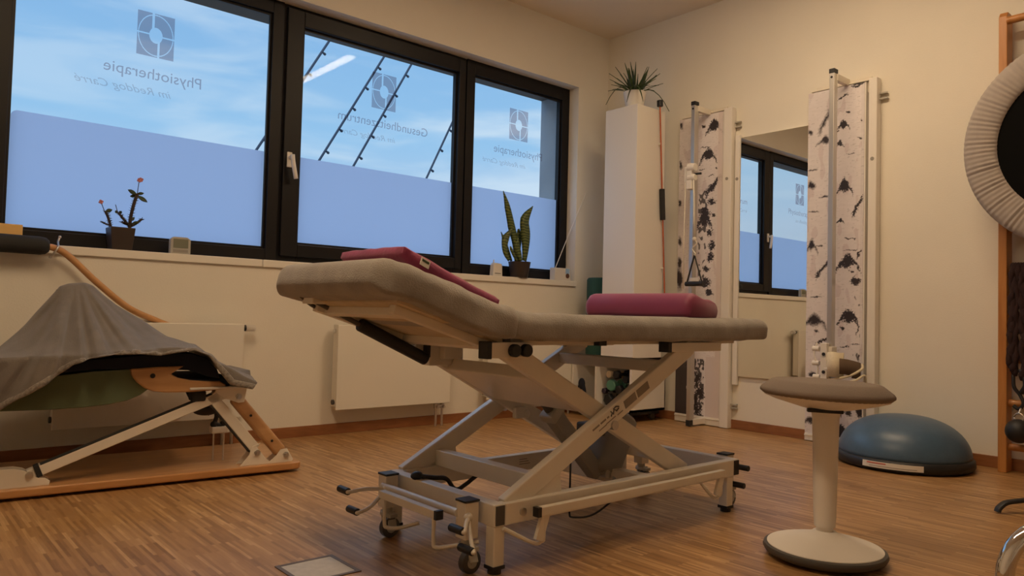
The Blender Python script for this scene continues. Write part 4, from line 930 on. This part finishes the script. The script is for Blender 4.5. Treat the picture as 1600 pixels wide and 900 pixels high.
s = MB(); s.beam((-2.965, -2.42, .226), (-2.965, -1.912, .226), .045, .055); s.build('cross_bar', M['steel'], t, bevel=.003)
s = MB(); s.beam((-2.36, -2.42, .568), (-2.36, -1.912, .568), .045, .042); s.build('cross_bar', M['steel'], t, bevel=.003)
cpl = V((-2.86, 0, .505)); s = MB(); s.loft([[cpl + bdv * a + bu * n_ + V((0, y, 0)) for a, n_ in ((-.12, -.022), (.13, -.022), (.13, .022), (-.12, .022))] for y in (-2.386, -1.948)]); s.build('lift_plate', M['steel'], t, bevel=.004)
s = MB(); s.cyl((-2.82, -1.95, .535), (-2.82, -2.0, .535), .012, n=10); s.build('plate_bolt', M['grey'], t)
s = MB(); s.box(-2.66, -2.605, -1.968, -1.945, .345, .39); s.cyl((-2.60, -1.972, .36), (-2.60, -1.94, .36), .016, n=12); s.build('arm_stop', M['steel'], t, bevel=.008)
# lifting column
q0, q1, q2 = V((-2.775, YC, .505)), V((-2.685, YC, .405)), V((-2.43, YC, .150))
s = MB(); s.beam(q1, q2, .055, .058); ac = s.build('actuator', M['grey'], t, bevel=.008)
MB().cyl(q0, q1.lerp(q2, .05), .017, n=16).build('piston_rod', M['dgrey'], ac)
s = MB(); s.beam(q1 + V((.0, -.001, .0)), q1.lerp(q2, .1), .064, .068); s.build('column_collar', M['lgrey'], ac, bevel=.006)
md_ = V((.50, 0, .86)).normalized(); mc = V((-2.415, YC, .148)); mu = V((-md_.z, 0, md_.x))
s = MB(); rings = []
for d, k in ((0, .6), (.02, .9), (.05, 1), (.17, 1), (.235, .92), (.25, .7)):
    rings.append([mc + md_ * d + V((0, u * k, 0)) + mu * (v * k) for u, v in rrect(.058, .062, .03, 5)])
s.loft(rings); s.build('motor_housing', M['grey'], ac, smooth=True, auto=50)
s = MB(); s.box(-2.50, -2.43, YC - .045, YC + .045, .295, .345); pl_ = s.build('control_box', M['dgrey'], t, bevel=.008)
s = MB(); s.tube([(-2.502, YC - .02 + .018 * math.cos(a), .318 + .016 * math.sin(a)) for a in [.4 + 4.6 * k / 14 for k in range(15)]], .003, 6); s.build('badge_ring', M['label'], pl_)
s = MB(); s.cyl((-2.42, YC - .05, .155), (-2.42, YC + .05, .155), .016, n=14); s.tube(smoothpath([(-2.41, YC - .06, .14), (-2.36, YC - .08, .128), (-2.29, YC - .09, .135), (-2.25, YC - .085, .132)], 5), .008, 8); s.build('anchor_bolt', M['alu'], t)
# base
ZB0, ZB1 = .135, .198
s = MB(); s.box(-3.13, -1.965, -2.468, -2.432, ZB0, ZB1); s.build('base_rail', M['steel'], t, bevel=.003)
s = MB(); s.box(-3.13, -1.965, -1.928, -1.892, ZB0, ZB1); s.build('base_rail', M['steel'], t, bevel=.003)
for x in (-3.17, -1.965):
    s = MB(); s.box(x, x + .04, -2.466, -1.89, ZB0, ZB1); s.build('base_rail', M['steel'], t, bevel=.003)
    s = MB(); s.box(x + .004, x + .036, -2.4685, -2.465, ZB0 + .004, ZB1 - .004); s.build('end_cap', M['black'] if x > -2.5 else M['dgrey'], t)  # left one: dark plate painted for the shaded inside of the open tube
s = MB(); s.box(-2.40, -2.35, -2.432, -1.928, .118, .172); s.build('base_cross_beam', M['steel'], t, bevel=.003)
MB().cyl((-3.228, -1.96, .166), (-3.228, -2.37, .166), .0115, n=14).build('brake_bar', M['steel'], t, smooth=True, auto=40)
for (px_, py_) in ((-3.205, -2.385), (-3.205, -1.955), (-1.895, -2.385), (-1.895, -1.955)):
    s = MB(); s.box(px_ - .024, px_ + .024, py_ - .024, py_ + .024, .095, .20); po = s.build('corner_post', M['steel'], t, bevel=.003)
    s = MB(); s.box(px_ - .026, px_ + .026, py_ - .026, py_ + .026, .1995, .2065); s.build('post_cap', M['black'], po, bevel=.002)
    sx = 1 if px_ > -2.5 else -1
    s = MB(); s.cyl((px_, py_, .072), (px_, py_, .097), .017, n=16); s.beam((px_, py_ - .020, .082), (px_ - .004, py_ - .042, .035), .006, .030, V((1, 0, 0))); s.beam((px_, py_ + .018, .082), (px_ - .004, py_ - .004, .035), .006, .030, V((1, 0, 0))); s.box(px_ - .017, px_ + .013, py_ - .044, py_ + .02, .066, .078)
    ck = s.build('caster', M['lgrey'], t, bevel=.002)
    s = MB(); c = V((px_ - .004, py_ - .022, .0335)); s.tube([c + V((0, -.012, 0)), c + V((0, -.010, 0)), c + V((0, .010, 0)), c + V((0, .012, 0))], [.029, .033, .033, .029], 28); s.build('wheel', M['dgrey'], ck, smooth=True, auto=40)
    s = MB(); s.cyl(c + V((0, -.0125, 0)), c + V((0, -.014, 0)), .017, n=20); s.cyl(c + V((0, -.014, 0)), c + V((0, -.017, 0)), .007, n=12); s.build('hub', M['lgrey'], ck)
for (px_, py_) in ((-3.150, -2.447), (-3.150, -1.912), (-1.985, -2.447), (-1.985, -1.912)):
    s = MB(); s.box(px_ - .02, px_ + .02, py_ - .019, py_ + .019, .022, .135); lg = s.build('leg', M['steel'], t, bevel=.003)
    s = MB(); s.cyl((px_, py_, .0005), (px_, py_, .016), .020, n=18); s.box(px_ - .022, px_ + .022, py_ - .021, py_ + .021, .014, .024); s.build('rubber_foot', M['black'], lg)
# pedals with two black grips each
def pedal(b0, up_, lo_, L=.064):
    """lever fixed at b0 with two arms; each black grip lies along y, starting at its attached end"""
    b0, up_, lo_ = V(b0), V(up_), V(lo_); s = MB()
    for q in (up_, lo_):
        sg = -1 if q.y < b0.y - .02 and b0.x > -2.5 else 1
        mid = b0.lerp(q, .55) + V((0, 0, .006 if q is up_ else -.014)); s.tube(smoothpath([b0, mid, q, q + V((0, .012 * sg, 0))], 5), .0062, 10)
    s.sphere(b0, .014, n=8); o = s.build('pedal', M['steel'], t, smooth=True)
    for q in (up_, lo_):
        sg = -1 if b0.x > -2.5 else 1
        s = MB(); s.cyl(q + V((0, .004 * sg, 0)), q + V((0, L * sg, 0)), .0115, n=16); s.build('grip', M['black'], o, bevel=.003)
pedal((-3.232, -1.985, .160), (-3.362, -1.978, .167), (-3.345, -2.010, .107))
pedal((-3.222, -2.412, .160), (-3.272, -2.460, .139), (-3.262, -2.492, .090))
pedal((-1.895, -2.405, .155), (-1.90, -2.430, .161), (-1.90, -2.412, .090))
# foot switch bars
s = MB(); s.box(-3.285, -3.262, -2.335, -2.03, .148, .172); fb = s.build('foot_bar', M['steel'], t, bevel=.002)
MB().box(-3.286, -3.261, -2.345, -2.333, .147, .173).build('end_cap', M['black'], fb)
s = MB(); s.tube(smoothpath([(-3.274, -2.05, .15), (-3.274, -2.05, .075), (-3.270, -2.06, .06), (-3.24, -2.08, .058), (-3.19, -2.12, .075)], 6), .006, 8); s.build('bar_support', M['steel'], fb, smooth=True); s = MB(); s.tube(smoothpath([(-3.274, -2.318, .15), (-3.274, -2.318, .08), (-3.270, -2.325, .064), (-3.24, -2.345, .066), (-3.18, -2.41, .085)], 6), .006, 8); s.build('bar_support', M['steel'], fb, smooth=True)
s = MB(); s.box(-3.03, -2.085, -2.510, -2.488, .154, .180); fb = s.build('foot_bar', M['steel'], t, bevel=.002)
MB().box(-3.042, -3.028, -2.511, -2.487, .153, .181).build('end_cap', M['black'], fb)
s = MB(); s.tube(smoothpath([(-3.01, -2.50, .155), (-3.01, -2.50, .09), (-3.012, -2.495, .078), (-3.04, -2.485, .076), (-3.14, -2.47, .13)], 6), .0065, 8); s.beam((-3.005, -2.50, .155), (-3.03, -2.50, .085), .012, .03); s.build('bar_support', M['steel'], fb); s = MB(); s.tube(smoothpath([(-2.10, -2.50, .155), (-2.10, -2.50, .10), (-2.105, -2.495, .085), (-2.13, -2.485, .082), (-2.17, -2.46, .135)], 6), .0065, 8); s.beam((-2.10, -2.50, .155), (-2.125, -2.50, .09), .012, .03); s.build('bar_support', M['steel'], fb, smooth=False)
MB().cyl((-3.065, -2.468, .166), (-3.065, -2.474, .166), .012, n=18).build('rail_bolt', M['alu'], t)
s = MB(); s.tube(smoothpath([(-3.16, -2.06, .208), (-3.11, -2.08, .200), (-3.06, -2.08, .190), (-3.02, -2.08, .150), (-2.98, -2.08, .160), (-2.93, -2.08, .185), (-2.90, -2.10, .20)], 8), .0075, 8); s.build('cable', M['black'], t, smooth=True)
s = MB(); s.tube(smoothpath([(-2.80, -2.40, .27), (-2.79, -2.39, .18), (-2.77, -2.37, .10), (-2.74, -2.36, .075), (-2.6, -2.33, .06), (-2.4, -2.3, .115)], 8), .0035, 6); s.build('cable', M['black'], t, smooth=True)
MB().sphere((-3.16, -2.055, .208), .018, (1.2, 1, .8), 8).build('cable_gland', M['black'], t, smooth=True)
# plates and marks on the near arm
ya = -2.4525
def AR(a, n_, dy=0): return V((-3.11, ya + dy, .178)) + ad * a + au * n_
def plate(a0, a1, n0, n1, name, m, dy=-.0006, parent=t):
    s = MB(); s.loft([[AR(a0, n0, d), AR(a1, n0, d), AR(a1, n1, d), AR(a0, n1, d)] for d in (dy, .0005)]); return s.build(name, m, parent)
plate(.575, .640, -.012, .016, 'rating_plate', M['inkgrey']); plate(.648, .715, -.012, .016, 'rating_plate', M['inkgrey'])
for a, b_ in ((.405, .44), (.447, .475), (.482, .492)): plate(a, b_, .006, .012, 'maker_mark', M['inkgrey'])
s = MB()
for pts in (((.50, .004), (.51, .012), (.505, .020)), ((.512, .004), (.522, .018), (.53, .010)), ((.52, .020), (.535, .022), (.548, .014)), ((.53, .006), (.545, .010))):
    s.tube([AR(a, n_, -.0008) for a, n_ in pts], .0022, 5)
s.build('maker_mark', M['ink'], t)
for a, b_, n_ in ((.47, .52, -.008), (.43, .47, -.010), (.53, .56, -.010)): plate(a, b_, n_, n_ + .003, 'maker_mark', M['inkgrey'])
s = MB()
for k in range(3): s.box(-2.60, -2.56 + .008 * k, -1.9285, -1.9278, .178 - k * .009, .181 - k * .009)
s.build('maker_mark', M['inkgrey'], t)

# cushions lying on the table
def softbox(name, fn, L, Wd, T, m, parent, pinch=.35, nz=.003, seed=0, n=34):
    """pillow: fn(a, b, h) -> world, a 0..L, b 0..Wd, h height"""
    s = MB(); both = []
    for sg in (1, -1):
        g = []; both.append(g)
        for i in range(n + 1):
            row = []
            for j in range(n + 1):
                u, v = i / n * 2 - 1, j / n * 2 - 1
                e = (1 - abs(u) ** 7) * (1 - abs(v) ** 7); h = T / 2 * (pinch + (1 - pinch) * e ** .5) if e > 0 else T / 2 * pinch
                if max(abs(u), abs(v)) > .999: h = T / 2 * pinch * .7
                else: h += nz * noise.noise(V((u * 3, v * 3, seed + sg)))
                row.append(s.bm.verts.new(fn((u + 1) / 2 * L, (v + 1) / 2 * Wd, T / 2 + sg * h)))
            g.append(row)
        for i in range(n):
            for j in range(n): s.bm.faces.new((g[i][j], g[i + 1][j], g[i + 1][j + 1], g[i][j + 1]))
    A, B = both; rim = [(i, 0) for i in range(n)] + [(n, j) for j in range(n)] + [(i, n) for i in range(n, 0, -1)] + [(0, j) for j in range(n, 0, -1)]
    for (i, j), (k, l) in zip(rim, rim[1:] + rim[:1]): s.bm.faces.new((A[i][j], A[k][l], B[k][l], B[i][j]))
    return s.build(name, m, parent, smooth=True, auto=60)
c1 = V((-3.06, -2.32, .753)); cs = V((-.955, 0, .30)).normalized(); cn = V((.30, 0, .955))
tq = thing('square_cushion', (-3.25, -2.13, .82), 'flat plum seat cushion with pale tag lying on the raised backrest', 'cushion')
softbox('cushion', lambda a, b_, h: c1 + cs * a + V((0, b_, 0)) + cn * (h + .028 * (a / .39) ** 2), .38, .36, .046, M['plum'], tq, .6, .004, 4)
def CT(a, n_, d=0): return c1 + cs * a + V((0, -.003 - d, 0)) + cn * (n_ + .028 * (a / .39) ** 2)
s = MB(); s.loft([[CT(a, n_, d) for a, n_ in ((.285, .012), (.318, .012), (.318, .034), (.285, .034))] for d in (0, .0025)]); tg_ = s.build('tag', M['label'], tq)
tg_['label'] = 'pale fabric tag'
s = MB(); s.loft([[CT(a, n_, d) for a, n_ in ((.289, .024), (.314, .024), (.314, .030), (.289, .030))] for d in (.0025, .0035)]); s.build('tag_print', M['leaf_d'], tg_)
tp = thing('neck_pillow', (-2.02, -2.08, .747), 'magenta contoured neck pillow on the flat end of the table', 'pillow')
prof = [(-.095, .0), (-.105, .012), (-.108, .035), (-.100, .058), (-.082, .074), (-.06, .080), (-.035, .075), (-.01, .067), (.02, .062), (.05, .062), (.078, .055), (.095, .040), (.102, .02), (.097, .006), (.088, .0)]
s = MB(); rings = []
for k in range(41):
    y = k / 40; e = min(y, 1 - y) * .56; g = 1.0 if e > .03 else math.sqrt(max(0, 1 - (1 - e / .03) ** 2)) * .25 + .75
    rings.append([V((-2.01 + u * (.6 + .4 * g) + .004 * noise.noise(V((y * 5, v * 20, 2))), -2.355 + y * .56, .748 + .036 + (v * 1.2 - .036) * (g if v > .005 else .9 + .1 * g))) for u, v in prof])
s.loft(rings); s.build('pillow', M['pink'], tp, smooth=True, auto=70)
# ------------------------------------------------------------------ outside: light ropes
def rope(x0, z0, x1, z1, label):
    """passes (x0,z0) and (x1,z1) on y = 4"""
    k = (x1 - x0) / (z1 - z0); f = lambda z: V((x0 + (z - z0) * k, 4.0, z)); t = thing('light_rope', f(0), label, 'light string', 'light strings outside the window')
    s = MB(); s.tube([f(0), f(2), f(4), f(7)], .0145, 8); s.build('cable', M['rope_d'], t)
    z = 1.75
    while z < 4.3:
        q = f(z); s = MB(); s.tube([q + V((.008, 0, -.004)), q + V((.036, 0, -.020)), q + V((.048, 0, -.028))], [.010, .018, .012], 8); s.build('bulb', M['rope_d'], t); z += .29
    return t
rope(-1.325, 2.485, -.488, 3.94, 'dark bulb string crossing from the left pane into the top left of the middle pane')
rope(-.565, 2.496, .267, 3.943, 'dark bulb string left of the emblem in the middle pane')
rope(-.111, 2.504, .667, 3.934, 'dark bulb string crossing behind the emblem of the middle pane')
rope(.957, 2.506, 1.393, 3.41, 'dark bulb string at the right edge of the middle pane')

# ------------------------------------------------------------------ light
def lamp(x, y0, y1, label, hw, m):
    t = thing('ceiling_lamp', (x, (y0 + y1) / 2, H), label, 'ceiling lamp', 'linear ceiling lamps')
    MB().box(x - hw - .01, x + hw + .01, y0, y1, 2.985, H).build('housing', M['white'], t, bevel=.004)
    MB().box(x - hw, x + hw, y0 + .01, y1 - .01, 2.975, 2.9855).build('diffuser', m, t)
lamp(-1.38, -3.0, -1.5, 'linear ceiling lamp near the mirror wall', .04, M['lamp'])
lamp(-3.95, -3.3, -1.7, 'added fill lamp on the unseen ceiling, brightening the left of the room', .10, M['fill_lamp'])  # added out of view to lift the light on the left side

W_ = bpy.data.worlds.new('sky'); SC.world = W_; W_.use_nodes = True; nt = W_.node_tree
bg = nt.nodes['Background']; tc = nt.nodes.new('ShaderNodeTexCoord'); sp = nt.nodes.new('ShaderNodeSeparateXYZ')
nt.links.new(tc.outputs['Generated'], sp.inputs[0])
ramp = nt.nodes.new('ShaderNodeValToRGB'); el = ramp.color_ramp.elements
el[0].position = 0.0; el[0].color = (0.30, 0.38, 0.52, 1); el[1].position = 1.0; el[1].color = (2.4, 3.2, 4.6, 1)
for p_, c_ in ((.12, (.50, .64, .85, 1)), (.22, (.33, .58, .88, 1)), (.43, (.215, .44, .80, 1)), (.56, (2.1, 2.9, 4.2, 1))):
    q = el.new(p_); q.color = c_
nt.links.new(sp.outputs['Z'], ramp.inputs['Fac'])
mp = nt.nodes.new('ShaderNodeMapping'); mp.inputs['Scale'].default_value = (5, 5, 22); mp.inputs['Location'].default_value = (3.1, 1.7, .4)
nz = nt.nodes.new('ShaderNodeTexNoise'); nz.inputs['Scale'].default_value = 1.0; nz.inputs['Detail'].default_value = 5; nz.inputs['Roughness'].default_value = .5; nz.inputs['Distortion'].default_value = .5
nt.links.new(tc.outputs['Generated'], mp.inputs['Vector']); nt.links.new(mp.outputs['Vector'], nz.inputs['Vector'])
cm = nt.nodes.new('ShaderNodeMapRange'); cm.inputs['From Min'].default_value = .38; cm.inputs['From Max'].default_value = .68; cm.interpolation_type = 'SMOOTHSTEP'
nt.links.new(nz.outputs['Fac'], cm.inputs['Value'])
# more cloud towards the right (east) of the view
ad_ = nt.nodes.new('ShaderNodeMapRange'); ad_.inputs['From Min'].default_value = .2; ad_.inputs['From Max'].default_value = .75; ad_.inputs['To Min'].default_value = .42; ad_.inputs['To Max'].default_value = 1.0
nt.links.new(sp.outputs['X'], ad_.inputs['Value'])
mul = nt.nodes.new('ShaderNodeMath'); mul.operation = 'MULTIPLY'; nt.links.new(cm.outputs['Result'], mul.inputs[0]); nt.links.new(ad_.outputs['Result'], mul.inputs[1])
mxc = nt.nodes.new('ShaderNodeMix'); mxc.data_type = 'RGBA'; mxc.inputs['B'].default_value = (.66, .79, .95, 1)
nt.links.new(mul.outputs[0], mxc.inputs['Factor']); nt.links.new(ramp.outputs['Color'], mxc.inputs['A'])
nt.links.new(mxc.outputs['Result'], bg.inputs['Color']); bg.inputs['Strength'].default_value = 1.0

# ------------------------------------------------------------------ camera
yaw, pitch, roll = .7142, .0356, .0257
F = V((math.sin(yaw) * math.cos(pitch), math.cos(yaw) * math.cos(pitch), math.sin(pitch)))
r0 = V((math.cos(yaw), -math.sin(yaw), 0)); u0 = r0.cross(F)
rx = r0 * math.cos(roll) + u0 * math.sin(roll); uy = -r0 * math.sin(roll) + u0 * math.cos(roll)
cam = bpy.data.cameras.new('camera'); co = bpy.data.objects.new('camera', cam); COL.objects.link(co)
mm = Matrix((rx, uy, -F)).transposed().to_4x4(); mm.translation = V((-4.5496, -4.1075, .74)); co.matrix_world = mm
cam.sensor_width = 36; cam.lens = 1170.1 / 1600 * 36; cam.clip_start = .05; cam.clip_end = 200
SC.camera = co
vs = SC.view_settings; vs.view_transform = 'Standard'; vs.look = 'None'; vs.gamma = 1; vs.use_curve_mapping = False; vs.exposure = 0.0
